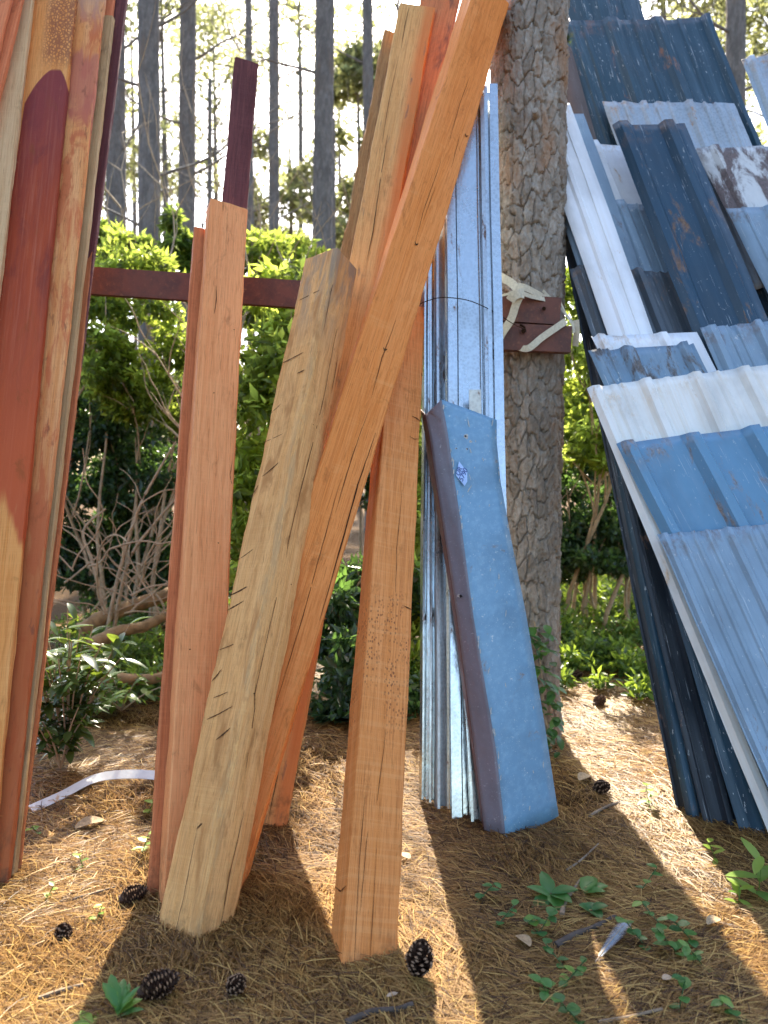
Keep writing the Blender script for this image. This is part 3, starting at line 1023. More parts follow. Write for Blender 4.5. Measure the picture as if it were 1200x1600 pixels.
# --- pinkish square beam and what stands behind it
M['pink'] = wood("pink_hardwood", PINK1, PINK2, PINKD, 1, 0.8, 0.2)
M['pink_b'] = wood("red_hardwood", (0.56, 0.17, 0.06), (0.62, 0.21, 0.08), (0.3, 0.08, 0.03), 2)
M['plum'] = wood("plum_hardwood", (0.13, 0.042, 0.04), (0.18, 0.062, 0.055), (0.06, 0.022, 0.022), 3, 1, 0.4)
A1 = Beam(P(254, 1425, 2.62), P(329, 317, 3.86), 27, (0, 0.188), (0, 0.11), twist=-2, bow=(-0.006, 0.0), seed=1, bev=0.006, topcut=-0.06)
A1.e0.z = max(A1.e0.z, -0.01)
A1.build("squared_timber", "smooth pinkish beam leaning on the rail, left of the pale sawn-marked beam", M['pink'], fuzz=120)
A1.crack('front', [(0.30, 2.62), (0.33, 2.54), (0.30, 2.46)], 0.006, M['crack'])
A1.crack('front', [(0.33, A1.L - 0.004), (0.35, A1.L - 0.06)], 0.004, M['crack'])
A1.crack('front', [(0.95, 1.62), (0.90, 1.66), (0.93, 1.73)], 0.004, M['cut'])
A2 = Beam(A1.e0 + A1.U * -0.034 + A1.V * 0.114, A1.e1 + A1.U * -0.05 + A1.V * 0.114 - A1.W * 0.07, 27, (0, 0.15), (0, 0.032), seed=2)
A2.build("wooden_plank", "thin red plank edge showing left of and behind the pinkish beam", M['pink_b'], "plank", fuzz=160)
A3 = Beam(A1.e0 + A1.U * 0.03 + A1.V * 0.15, A1.e1 + A1.U * 0.022 + A1.V * 0.15 - A1.W * 0.20, 27, (0, 0.19), (0, 0.03), seed=3)
A3.build("wooden_plank", "red plank sliver showing right of and behind the pinkish beam", M['pink_b'], "plank", fuzz=200)
A4 = Beam(P(262, 1305, 3.20), P(367, 88, 4.36), 14, (0, 0.128), (0, 0.05), seed=4, rough=0.0025, topcut=-0.12)
A4.build("wooden_post", "dark plum wooden post rising above the pinkish beam", M['plum'], "post", fuzz=100)
A4.crack('left', [(0.3, A4.L - 0.3), (0.5, A4.L - 0.5)], 0.012, M['crack'])

# --- pale hewn beam with chainsaw cuts
def pale_extra(t, col):
    z = t.xyz(t.map())
    ridge = t.math('ADD', t.math('ABSOLUTE', z[0]), t.math('ABSOLUTE', z[1]))
    n = t.noise(t.map((30, 30, 6)), 1, 4, 0.7)
    grey = t.math('MULTIPLY', t.ramp(ridge, 0.018, 0.055, 1, 0), t.ramp(n, 0.42, 0.62))
    col = t.mix(t.math('MULTIPLY', grey, 0.5), col, (0.40, 0.255, 0.125))
    wt = t.noise(t.map((20, 20, 3), (6, 2, 1)), 1, 5, 0.7, 0.5)
    col = t.mix(t.math('MULTIPLY', t.ramp(z[2], 2.3, 2.85), t.ramp(wt, 0.4, 0.62, 0, 0.8)), col, (0.27, 0.20, 0.135))
    b = t.noise(t.map((14, 14, 3.2), (3, 3, 3)), 1, 4, 0.6, 0.8)
    return t.mix(t.ramp(b, 0.53, 0.68, 0, 0.75), col, (0.40, 0.175, 0.055))


M['pale'] = wood("pale_weathered_timber", (0.70, 0.345, 0.115), (0.77, 0.41, 0.155), (0.44, 0.19, 0.06), 4, 1.1, 0.6, extra=pale_extra)
B1 = Beam(P(294, 1522, 2.37), P(526, 386, 3.62), 56, (0, 0.176), (0, 0.198), seed=11, rnd_c={0: 0.022, 1: 0.012, 3: 0.020}, rough=0.003, bow=(0.004, 0.004))
B1.build("hewn_timber", "pale square beam with dark chainsaw cuts and pointed top", M['pale'], "timber", fuzz=160)
B1.crack('front', [(0.62, 2.70), (0.58, 2.5), (0.60, 2.2), (0.52, 1.95), (0.42, 1.72), (0.36, 1.5), (0.40, 1.44)], 0.005, M['crack'])
B1.crack('front', [(0.38, 1.42), (0.30, 1.15), (0.26, 0.9), (0.34, 0.85), (0.45, 0.6)], 0.005, M['crack'])
B1.crack('front', [(0.62, 0.52), (0.55, 0.3), (0.60, 0.02)], 0.005, M['crack'])
B1.crack('front', [(0.14, 2.85), (0.11, 2.7), (0.13, 2.5)], 0.004, M['crack'])
B1.crack('front', [(0.82, 2.45), (0.84, 2.25)], 0.004, M['crack'])
B1.crack('left', [(0.5, 0.45), (0.46, 0.2), (0.5, 0.03)], 0.004, M['crack'])
rnd = random.Random(3)
for z_, a_, b_ in [(2.70, .25, .85), (2.36, .35, .98), (2.1, .7, .98), (2.28, .2, .4), (1.96, .45, .95), (1.79, .35, .8), (1.70, .85, 1.0), (1.42, .6, .98), (1.27, .45, .98), (1.21, .55, .96), (1.05, .3, .97), (0.93, .75, .95), (0.87, .45, .8), (0.79, .25, .85), (0.72, .2, .5), (0.42, .3, .5)]:
    sl_ = rnd.uniform(0.008, 0.06)
    B1.crack('left', [(a_, z_ + sl_), ((a_ + b_) / 2, z_ + sl_ * 0.45), (b_, z_)], rnd.uniform(0.005, 0.011), M['cut'], "saw_cut")

for bm_ in (A1, B1):
    for s_, z_ in ((0.22, 0.9), (0.7, 1.35), (0.4, 2.05), (0.8, 2.4)):
        bm_.crack('front', [(s_, z_), (s_ + 0.015, z_ - 0.002), (s_ + 0.03, z_)], 0.007, M['crack'], "nail_hole")

# --- boards behind the crossing beam
def F2_extra(t, col):
    z = t.xyz(t.map())
    n = t.noise(t.map((10, 10, 1.2), (1, 1, 1)), 1, 4, 0.6)
    x = t.math('ADD', z[0], t.math('MULTIPLY', t.math('SUBTRACT', n, 0.5), 0.06))
    col = t.mix(t.ramp(x, 0.115, 0.165, 0, 0.8), col, (0.58, 0.18, 0.05))
    g_ = t.noise(t.map((24, 24, 5), (5, 2, 3)), 1, 5, 0.7)
    return t.mix(t.ramp(g_, 0.58, 0.74, 0, 0.8), col, (0.16, 0.115, 0.085))


M['F2'] = wood("two_tone_plank", (0.66, 0.35, 0.12), (0.72, 0.41, 0.155), (0.42, 0.19, 0.06), 5, 1, 0.3, extra=F2_extra)
M['F1'] = wood("bark_edged_board", (0.40, 0.2, 0.07), (0.45, 0.25, 0.1), (0.16, 0.08, 0.035), 6, 1, 0.6)
M['F3'] = wood("red_stained_board", (0.52, 0.18, 0.07), (0.56, 0.22, 0.09), (0.24, 0.085, 0.04), 7, 1, 0.6, stain=((0.12, 0.07, 0.055), 0.8, 0.55, 0.72))
F2 = Beam(P(374, 1287, 3.24), P(625, 4, 4.42), 0, (0, 0.198), (0, 0.07), seed=21, bev=0.005, rough=0.002)
F2.build("wooden_plank", "tall weathered plank with a red band, behind the crossing beam", M['F2'], "plank", fuzz=200)
F2.crack('front', [(0.28, 4.33), (0.26, 4.2), (0.28, 4.05)], 0.005, M['crack'])
F2.crack('front', [(0.36, 3.5), (0.40, 3.2), (0.46, 2.9), (0.44, 2.75)], 0.006, M['crack'])
F2.crack('front', [(0.25, 4.0), (0.22, 3.7), (0.25, 3.45)], 0.003, M['crack'])
F2.crack('front', [(0.6, 0.6), (0.64, 0.3), (0.6, 0.02)], 0.005, M['crack'])
F3 = Beam(P(360, 1278, 3.34), P(664, -30, 4.50), 0, (0, 0.215), (0, 0.04), seed=22)
F3.build("wooden_plank", "red board with dark stained top, squeezed behind the crossing beam", M['F3'], "plank", fuzz=80)
F1 = Beam(P(356, 1278, 3.34), P(602, 46, 4.50), 4, (0, 0.15), (0.0, 0.05), seed=23, rough=0.006)
F1.build("wooden_plank", "bark-edged board with glowing fibrous left edge behind the tall planks", M['F1'], "plank", fuzz=1500)

# --- long crossing beam
def C_extra(t, col):
    n = t.noise(t.map((8, 8, 9), (4, 4, 4)), 1, 3, 0.6, 0.5)
    w_ = t.noise(t.map((2, 2, 55), (0, 0, 0), rot=(0, 0.25, 0)), 1, 2, 0.5)
    fl = t.math('MULTIPLY', t.ramp(w_, 0.5, 0.62), t.ramp(n, 0.5, 0.65))
    return t.mix(t.math('MULTIPLY', fl, 0.2), col, (0.82, 0.42, 0.15))


M['C'] = wood("orange_hardwood", (0.74, 0.235, 0.05), (0.78, 0.28, 0.075), (0.52, 0.14, 0.026), 8, 0.8, 0.25, extra=C_extra)
C1 = Beam(P(278, 1400, 2.72), P(748, -36, 4.14), 0, (0, 0.212), (0, 0.14), twist=31, seed=31, bev=0.006, ext=0.2, bow=(0.0, 0.0))
C1.e1 = C1.e1
C1.build("squared_timber", "long orange beam crossing diagonally in front of the other timbers up to the trunk", M['C'], fuzz=140)
for face, pts, wd in [('front', [(0.55, 3.95), (0.52, 3.75), (0.55, 3.5)], 0.003), ('front', [(0.5, 3.4), (0.46, 3.1), (0.5, 2.9)], 0.003), ('front', [(0.55, 3.25), (0.52, 3.05)], 0.003), ('front', [(0.6, 2.5), (0.56, 2.3), (0.6, 2.1)], 0.004), ('front', [(0.62, 2.05), (0.58, 1.8), (0.60, 1.55)], 0.004), ('front', [(0.90, 1.95), (0.86, 1.7), (0.9, 1.4), (0.93, 1.1)], 0.007), ('front', [(0.5, 1.7), (0.55, 1.4), (0.6, 1.1), (0.62, 0.7)], 0.004), ('front', [(0.75, 3.6), (0.78, 3.4)], 0.003)]:
    C1.crack(face, pts, wd, M['crack'])
for s_, z_ in [(0.48, 2.92), (0.52, 2.35), (0.86, 3.62)]:
    C1.crack('front', [(s_, z_), (s_ + 0.05, z_ - 0.012), (s_ + 0.09, z_)], 0.010, M['cut'], "knot")

# --- upright beam in front
def D_extra(t, col):
    z = t.xyz(t.map())
    v = t.voro(t.map((95, 95, 60), (2, 2, 2)), 1)
    zone = t.math('MULTIPLY', t.ramp(z[2], 0.75, 1.0), t.ramp(z[2], 1.25, 1.55, 1, 0))
    n = t.noise(t.map((12, 12, 5), (2, 1, 0)), 1, 3)
    col = t.mix(t.math('MULTIPLY', t.math('MULTIPLY', t.ramp(v, 0.25, 0.36, 1, 0), zone), t.ramp(n, 0.4, 0.6, 0, 0.9)), col, (0.2, 0.065, 0.025))
    w_ = t.noise(t.map((2, 2, 60), rot=(0, 0.1, 0)), 1, 2, 0.5)
    return t.mix(t.math('MULTIPLY', t.ramp(w_, 0.5, 0.65), 0.12), col, (0.8, 0.45, 0.18))


M['D'] = wood("brown_orange_hardwood", (0.66, 0.225, 0.055), (0.72, 0.27, 0.08), (0.42, 0.12, 0.026), 9, 1, 0.4, extra=D_extra)
D1 = Beam(P(529, 1574, 2.22), P(614, 466, 3.98), 22, (0, 0.178), (0, 0.16), seed=41, bev=0.005)
D1.build("squared_timber", "upright brown-orange beam standing in front, pine cone at its foot", M['D'], fuzz=120)
for face, pts, wd in [('front', [(0.2, 0.62), (0.18, 0.4), (0.22, 0.1)], 0.003), ('front', [(0.3, 0.5), (0.26, 0.25)], 0.003), ('front', [(0.5, 0.45), (0.5, 0.1)], 0.0025), ('front', [(0.55, 0.85), (0.45, 0.6)], 0.003), ('front', [(0.6, 1.9), (0.55, 1.6), (0.58, 1.4)], 0.003), ('front', [(0.8, 1.35), (0.9, 1.345), (1.0, 1.34)], 0.008), ('front', [(0.75, 2.32), (0.88, 2.315), (1.0, 2.3)], 0.008), ('front', [(0.7, 2.2), (0.85, 2.19), (1.0, 2.2)], 0.004), ('left', [(0.1, 0.33), (0.5, 0.32), (0.95, 0.34)], 0.006), ('left', [(0.0, 0.14), (0.6, 0.15), (0.95, 0.13)], 0.006), ('front', [(0.97, 2.6), (0.99, 2.58)], 0.007)]:
    D1.crack(face, pts, wd, M['crack'])

# --- stack of red boards at the left
def heart_extra(t, col):
    z = t.xyz(t.map())
    n = t.noise(t.map((12, 12, 2.2), (1, 1, 1)), 1, 3, 0.5)
    # heartwood: an arch that ends near the head of the board, leaving sapwood on the left
    zz = t.math('SUBTRACT', z[2], 3.84)
    dz = t.math('MAXIMUM', t.math('MULTIPLY', zz, -1.0), 0.0)
    lh = t.math('MINIMUM', t.math('SQRT', t.math('MULTIPLY', dz, 0.085)), t.math('ADD', 0.135, t.math('MULTIPLY', dz, 0.022)))
    rh = t.math('SQRT', t.math('MULTIPLY', dz, 0.03))
    cx = -0.06
    dist = t.math('MAXIMUM', t.math('SUBTRACT', t.math('SUBTRACT', cx, z[0]), lh), t.math('SUBTRACT', t.math('SUBTRACT', z[0], cx), rh))
    dist = t.math('ADD', dist, t.math('MULTIPLY', t.math('SUBTRACT', n, 0.5), 0.010))
    low = t.ramp(z[2], 1.35, 1.75)
    m = t.math('MULTIPLY', t.ramp(dist, -0.003, 0.003, 1, 0), t.ramp(zz, -0.02, 0.0, 1, 0))
    edge = t.math('ADD', z[2], t.math('MULTIPLY', n, 0.35))
    m = t.math('MULTIPLY', m, t.ramp(t.math('ADD', edge, t.math('MULTIPLY', z[0], 2.4)), 1.42, 1.5))
    g1 = t.noise(t.map((9, 9, 1.2), (3, 3, 3)), 1, 4, 0.6)
    hc = t.mix(t.ramp(g1, 0.35, 0.7), (0.26, 0.046, 0.025), (0.38, 0.07, 0.026))
    g2 = t.noise(t.map((85, 85, 1.6), (2, 3, 3)), 1, 4, 0.65)
    hc = t.mix(t.ramp(g2, 0.46, 0.7, 0, 0.5), hc, (0.46, 0.15, 0.085))
    g3 = t.noise(t.map((7, 7, 2.5), (9, 3, 3)), 1, 5, 0.65, 0.6)
    hc = t.mix(t.ramp(g3, 0.48, 0.68, 0, 0.6), hc, (0.13, 0.03, 0.028))
    hc = t.mix(t.ramp(z[2], 2.9, 3.9, 0, 0.8), hc, (0.20, 0.042, 0.045))
    hc = t.mix(t.ramp(z[2], 1.6, 2.9, 0.8, 0), hc, (0.50, 0.10, 0.03))
    # mould speckle above the arch
    v = t.voro(t.map((70, 70, 48), (1, 1, 1)), 1, 'DISTANCE_TO_EDGE')
    sp_ = t.math('MULTIPLY', t.ramp(v, 0.1, 0.22, 1, 0), t.math('MULTIPLY', t.ramp(z[2], 3.80, 3.95), t.ramp(z[0], -0.17, -0.10)))
    col = t.mix(t.math('MULTIPLY', sp_, 0.75), col, (0.24, 0.075, 0.04))
    return t.mix(m, col, hc)


def mott_extra(t, col):
    z = t.xyz(t.map())
    n = t.noise(t.map((13, 13, 3.2), (3, 1, 4)), 1, 5, 0.65, 0.6)
    col = t.mix(t.ramp(n, 0.47, 0.6, 0, 0.8), col, (0.52, 0.125, 0.045))
    zz = t.math('ADD', z[2], t.math('MULTIPLY', t.math('SUBTRACT', n, 0.5), 0.5))
    red = t.math('MULTIPLY', t.ramp(zz, 3.45, 3.7), t.ramp(zz, 3.95, 4.02, 1, 0))
    col = t.mix(t.math('MULTIPLY', red, 0.7), col, (0.43, 0.125, 0.09))
    col = t.mix(t.ramp(zz, 4.15, 4.4, 0, 0.6), col, (0.42, 0.29, 0.21))
    col = t.mix(t.ramp(zz, 0.9, 2.2, 0.85, 0), col, (0.40, 0.095, 0.03))
    d = t.noise(t.map((30, 30, 9), (8, 1, 4)), 1, 4, 0.65)
    return t.mix(t.math('MULTIPLY', t.ramp(d, 0.58, 0.7), 0.6), col, (0.16, 0.05, 0.03))


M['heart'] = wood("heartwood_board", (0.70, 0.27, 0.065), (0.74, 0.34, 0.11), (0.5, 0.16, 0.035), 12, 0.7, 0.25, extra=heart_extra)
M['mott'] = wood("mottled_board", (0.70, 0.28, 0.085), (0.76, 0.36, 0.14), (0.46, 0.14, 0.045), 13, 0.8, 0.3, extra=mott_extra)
M['beige'] = wood("greyed_edge_board", (0.44, 0.275, 0.125), (0.5, 0.33, 0.16), (0.3, 0.17, 0.07), 14, 1, 0.3)
M['palebd'] = wood("pale_board", (0.58, 0.36, 0.18), (0.63, 0.42, 0.22), (0.46, 0.25, 0.1), 15, 0.7, 0.3)
M['redbr'] = wood("red_brown_board", (0.48, 0.16, 0.06), (0.54, 0.2, 0.075), (0.28, 0.08, 0.035), 16, 1, 0.4)
M['pinkbd'] = wood("salmon_board", (0.66, 0.2, 0.08), (0.7, 0.24, 0.1), (0.46, 0.12, 0.05), 17, 0.8, 0.3)


def board(name, label, mat, b, t, u0, th, seed, yaw=4, fuzz=120, **k):
    bm = Beam(P(*b), P(*t), yaw, (u0, 0), (0, th), seed=seed, **k)
    bm.build(name, label, mat, "plank", "stack of red boards", fuzz=fuzz)
    return bm


H1 = board("wooden_plank", "wide board with plum-red arched heartwood and orange sapwood, in the left stack", M['heart'], (-17, 1388, 2.74), (121, -30, 4.27), -0.27, 0.032, 51)
H2 = board("wooden_plank", "mottled orange-red board right of the arched heartwood board", M['mott'], (11, 1388, 2.79), (166, -30, 4.33), -0.27, 0.032, 52)
H3 = board("wooden_plank", "narrow greyish beige board edge right of the mottled board", M['beige'], (19, 1386, 2.83), (177, 24, 4.33), -0.2, 0.035, 53)
H6 = board("wooden_plank", "red board peeping over the greyish beige board's end", M['pinkbd'], (14, 1382, 2.87), (181, -30, 4.43), -0.2, 0.03, 56)
H4 = board("wooden_plank", "red-brown board with slanting broken top at the right edge of the left stack", M['redbr'], (26, 1383, 2.88), (173, 168, 4.22), -0.15, 0.03, 54, fuzz=900, topcut=-0.5)
H5 = board("wooden_plank", "dark plum board rearmost at the right edge of the left stack", M['plum'], (23, 1380, 2.94), (201, -30, 4.49), -0.2, 0.03, 55, fuzz=900)
H7 = board("wooden_plank", "pale board lying over the arched heartwood board, top left", M['palebd'], (-112, 1400, 2.68), (54, -30, 4.17), -0.2, 0.03, 57)
H8 = board("wooden_plank", "salmon board second from the left edge, top left corner", M['pinkbd'], (-300, 1400, 2.62), (41, -30, 4.09), -0.045, 0.03, 58)
H9 = board("wooden_plank", "salmon board at the very left edge, top left corner", M['pinkbd'], (-330, 1400, 2.58), (23, -30, 4.03), -0.15, 0.03, 59)

# ------------------------------------------------------------------ steel rails
def extrude_poly(name, poly, p0, p1, up=(0, 0, 1), close=False, thick=0.0, nseg=1):
    """profile (a, b) swept from p0 to p1; a goes along 'up', b towards the camera side"""
    p0, p1 = Vector(p0), Vector(p1)
    W = (p1 - p0).normalized()
    A_ = Vector(up); A_ = (A_ - W * A_.dot(W)).normalized()
    B_ = W.cross(A_).normalized()
    v, f = [], []
    n = len(poly)
    for i in range(nseg + 1):
        c = p0.lerp(p1, i / nseg)
        for a, b in poly:
            v.append(c + A_ * a + B_ * b)
    for i in range(nseg):
        for k in range(n if close else n - 1):
            k2 = (k + 1) % n
            f.append((i * n + k, i * n + k2, (i + 1) * n + k2, (i + 1) * n + k))
    if close:
        f.append(tuple(range(n)))
        f.append(tuple(nseg * n + k for k in range(n - 1, -1, -1)))
    me = pymesh(name, v, f, False)
    return me


def rust_mat():
    t = NT("rusty_red_oxide")
    n1 = t.noise(t.map((6, 6, 6)), 1, 6, 0.7)
    n2 = t.noise(t.map((45, 45, 45)), 1, 4, 0.7)
    c = t.mix(t.ramp(n1, 0.4, 0.65), (0.15, 0.05, 0.03), (0.085, 0.034, 0.025))
    c = t.mix(t.ramp(n2, 0.55, 0.72, 0, 0.8), c, (0.22, 0.09, 0.045))
    c = t.mix(t.math('MULTIPLY', t.ramp(n1, 0.6, 0.72), 0.7), c, (0.27, 0.12, 0.055))
    t.bump(n2, 0.4, 0.003)
    return t.fin(c, 0.62, spec=0.4)


M['rust'] = rust_mat()


def channel(h, dep, t=0.003, lip=0.018):
    """closed outline of a lipped channel; web faces the camera"""
    a = h / 2
    return [(-a, 0), (a, 0), (a, -dep), (a - lip, -dep), (a - lip, -dep + t), (a - t, -dep + t), (a - t, -t), (-a + t, -t), (-a + t, -dep + t), (-a + lip, -dep + t), (-a + lip, -dep), (-a, -dep)]


def rail(label, x0, y0, x1, y1, d0, d1, h, dep):
    o = link("steel_rail", extrude_poly("steel_rail", channel(h, dep), P(x0, y0, d0), P(x1, y1, d1), close=True), M['rust'])
    props(o, label, "rail")
    return o


RD = 4.13
r1 = rail("long rusty steel rail running behind the timbers to the pine trunk", 40, 431, 876, 486, RD, RD + 0.02, 0.142, 0.05)
r2 = rail("short rusty steel rail strapped below the long one on the trunk", 690, 521, 893, 530, RD - 0.03, RD - 0.02, 0.138, 0.07)
bolt = link("bolt", tube([P(819, 516, RD - 0.01), P(818, 517, RD - 0.055)], [0.014, 0.012], 6, smooth=False), M['crack'], r2)
bolt3 = link("bolt", tube([P(850, 482, RD + 0.01), P(850, 482, RD - 0.012)], [0.011, 0.010], 6, smooth=False), M['crack'], r1)
bolt2 = link("bolt", tube([P(820, 512, RD - 0.02), P(813, 507, RD - 0.03)], [0.007, 0.005], 6, smooth=False), M['crack'], r2)

# straps
M['strap'] = plain("cream_webbing", (0.62, 0.55, 0.40), 0.8, 0.22, 90)
M['ink'] = plain("blue_ink", (0.05, 0.09, 0.3), 0.7, 0.1)


def ribbon(pts, wd, nrm=(0, -1, 0.1), twist=None, name="webbing", n=6, th=0.0018):
    pts = smooth_path(pts, n)
    nr = Vector(nrm).normalized()
    v, f = [], []
    m = len(pts)
    for i, p in enumerate(pts):
        t_ = (pts[min(i + 1, m - 1)] - pts[max(i - 1, 0)]).normalized()
        s = t_.cross(nr).normalized()
        if twist:
            s = Matrix.Rotation(twist * i / m, 3, t_) @ s
        nn = s.cross(t_)
        for a, b in ((-1, -1), (1, -1), (1, 1), (-1, 1)):
            v.append(p + s * a * wd / 2 + nn * b * th / 2)
    for i in range(m - 1):
        for k in range(4):
            f.append((i * 4 + k, i * 4 + (k + 1) % 4, (i + 1) * 4 + (k + 1) % 4, (i + 1) * 4 + k))
    f += [(3, 2, 1, 0), tuple((m - 1) * 4 + k for k in range(4))]
    return pymesh(name, v, f, True, 40)


D_ = RD - 0.025
strap = empty("tie_strap", P(812, 462, D_))
props(strap, "knotted cream webbing strap tying the rails to the pine trunk", "strap")
so_ = strap.location


def sp_(*l):
    return [P(*q) - so_ for q in l]


link("webbing", ribbon(sp_((768, 424, 4.17), (785, 434, 4.13), (800, 443, 4.12), (812, 456, 4.08)), 0.045), M['strap'], strap)
link("webbing", ribbon(sp_((808, 446, 4.10), (822, 450, 4.08), (838, 458, 4.12), (852, 466, 4.17), (862, 474, 4.22)), 0.034), M['strap'], strap)
link("webbing", ribbon(sp_((816, 458, 4.06), (830, 463, 4.10), (848, 467, 4.14), (864, 470, 4.2)), 0.022), M['strap'], strap)
link("webbing", ribbon(sp_((812, 452, 4.07), (812, 462, 4.065), (806, 476, 4.075), (798, 500, 4.085), (786, 518, 4.085), (774, 540, 4.09)), 0.042), M['strap'], strap)
link("knot", ribbon(sp_((797, 470, 4.06), (803, 462, 4.05), (812, 458, 4.045), (819, 459, 4.06)), 0.05), M['strap'], strap)
link("webbing", ribbon(sp_((782, 462, 4.08), (792, 460, 4.07), (800, 456, 4.07)), 0.012), M['strap'], strap)
link("webbing", ribbon(sp_((811, 543, 4.12), (826, 544, 4.08), (846, 528, 4.085), (866, 514, 4.085), (884, 502, 4.09)), 0.036), M['strap'], strap)
link("webbing", ribbon(sp_((848, 454, 4.2), (862, 468, 4.22), (878, 484, 4.2), (893, 503, 4.14), (897, 520, 4.12)), 0.014), M['strap'], strap)
link("webbing", ribbon(sp_((900, 500, 4.13), (901, 520, 4.13), (899, 541, 4.15)), 0.034, (-0.6, -0.8, 0)), M['strap'], strap)
link("webbing", ribbon(sp_((876, 472, 4.16), (884, 490, 4.15), (892, 505, 4.12)), 0.008), M['strap'], strap)


def text_mesh(name, body, size, mat, parent, p, xdir, ydir, th=0.0006):
    cu = bpy.data.curves.new(name, 'FONT')
    cu.body = body
    cu.size = size
    cu.extrude = th
    cu.align_x = 'CENTER'; cu.align_y = 'CENTER'
    tmp = bpy.data.objects.new(name + "_tmp", cu)
    COL.objects.link(tmp)
    dg = bpy.context.evaluated_depsgraph_get()
    me = bpy.data.meshes.new_from_object(tmp.evaluated_get(dg))
    bpy.data.objects.remove(tmp)
    me.materials.clear()
    o = link(name, me, mat, parent)
    X = Vector(xdir).normalized(); Y = Vector(ydir); Y = (Y - X * Y.dot(X)).normalized(); Z = X.cross(Y)
    m4 = Matrix((X, Y, Z)).transposed().to_4x4()
    m4.translation = p
    o.matrix_local = m4
    return o


a_, b_ = P(774, 524, 4.07) - so_, P(790, 512, 4.07) - so_
text_mesh("print", "100", 0.032, M['ink'], strap, P(780, 518, 4.068) - so_, b_ - a_, (-0.45, 0, 1))

# wire over the channels to the rail
pts = smooth_path([P(650, 478, 3.80), P(668, 470, 3.80), P(690, 465, 3.80), P(720, 467, 3.80), P(745, 474, 3.82), P(775, 489, 3.95), P(800, 505, 4.07), P(818, 514, 4.08)], 6)
props(link("wire", tube(pts, [0.0022] * len(pts), 6), M['crack']), "thin dark wire slung across the galvanised channels to the rail", "wire")

# ------------------------------------------------------------------ galvanised channels
M['galv'] = paint("galvanised_steel", (0.52, 0.56, 0.57), 0.24, 0.92, 0.12, (0.14, 0.07, 0.045), 0.35, (0.6, 0.62, 0.63), 1, 0.15, 0.5, 0.25, edge=0)
M['galv2'] = paint("dull_galvanised_steel", (0.46, 0.49, 0.50), 0.32, 0.85, 0.25, (0.13, 0.07, 0.05), 0.4, (0.5, 0.52, 0.53), 2, 0.2, 0.5, 0.25, edge=0)


def stud(label, b, t, poly, yaw, mat, name="steel_channel"):
    """an upright channel: closed profile (across, depth) swept along its length; local y is the length"""
    e0, e1 = P(*b), P(*t)
    W = (e1 - e0).normalized()
    L = (e1 - e0).length
    U = Vector((math.cos(R(yaw)), math.sin(R(yaw)), 0)); U = (U - W * U.dot(W)).normalized()
    V = U.cross(W)
    if V.y > 0: V = -V
    n = len(poly); v, f = [], []
    m = 40
    for i in range(m + 1):
        z = L * i / m
        wv = 0.0012 * math.sin(z * 5 + b[0])
        for a, c in poly:
            v.append((a + wv, z, -c))
    for i in range(m):
        for k in range(n):
            f.append((i * n + k, (i + 1) * n + k, (i + 1) * n + (k + 1) % n, i * n + (k + 1) % n))
    f.append(tuple(range(n)))
    f.append(tuple(m * n + k for k in range(n - 1, -1, -1)))
    me = pymesh(name, v, f, False)
    o = link(name, me, mat)
    # local x = U, local y = W, local z = towards the camera
    Z = U.cross(W)
    m4 = Matrix((U, W, Z)).transposed().to_4x4()
    m4.translation = e0
    o.matrix_world = m4
    props(o, label, "channel", "galvanised channels")
    bm = bmesh.new(); bm.from_mesh(me); bmesh.ops.recalc_face_normals(bm, faces=bm.faces); bm.to_mesh(me); bm.free()
    return o


def c_open(w_, dep, lip, t=0.0025, groove=None):
    """lipped channel opening towards the camera (depth c grows away)"""
    out = [(0, 0), (lip, 0), (lip, t), (t, t), (t, dep - t)]
    if groove:
        for g0, g1, gd in groove:
            out += [(g0, dep - t), (g0 + 0.005, dep - t - gd), (g1 - 0.005, dep - t - gd), (g1, dep - t)]
    out += [(w_ - t, dep - t), (w_ - t, t), (w_ - lip, t), (w_ - lip, 0), (w_, 0), (w_, dep), (0, dep)]
    return out


stud("broad galvanised channel opening to the front, left of the trunk", (706, 1284, 3.30), (697, 128, 4.16), c_open(0.272, 0.07, 0.045, groove=((0.048, 0.078, 0.045), (0.165, 0.182, 0.012), (0.196, 0.226, 0.050))), 2, M['galv'])
stud("galvanised channel standing inside the broad one, at its right side", (770, 1270, 3.36), (750, 150, 4.16), c_open(0.085, 0.045, 0.02), -6, M['galv2'])
stud("narrow galvanised channel touching the left flange of the broad one", (684, 1264, 3.40), (682, 330, 4.06), c_open(0.055, 0.06, 0.012), 10, M['galv2'])
stud("galvanised channel second from the left in the bundle", (671, 1254, 3.46), (672, 370, 4.06), c_open(0.034, 0.05, 0.010), 12, M['galv'])
stud("leftmost bright galvanised channel, next to the upright beam", (659, 1249, 3.49), (664, 400, 4.03), c_open(0.028, 0.05, 0.009), 12, M['galv'])
stud("short galvanised channel leaning before the bundle's foot beside the folded flashing", (736, 1284, 3.26), (706, 700, 3.62), c_open(0.05, 0.03, 0.012), 6, M['galv'])
tab = stud("small grey metal tab sticking up behind the folded flashing's top edge", (734, 680, 3.73), (733, 609, 3.725), [(0, 0), (0.058, 0), (0.058, 0.008), (0, 0.008)], 4, M['galv2'], "metal_offcut")

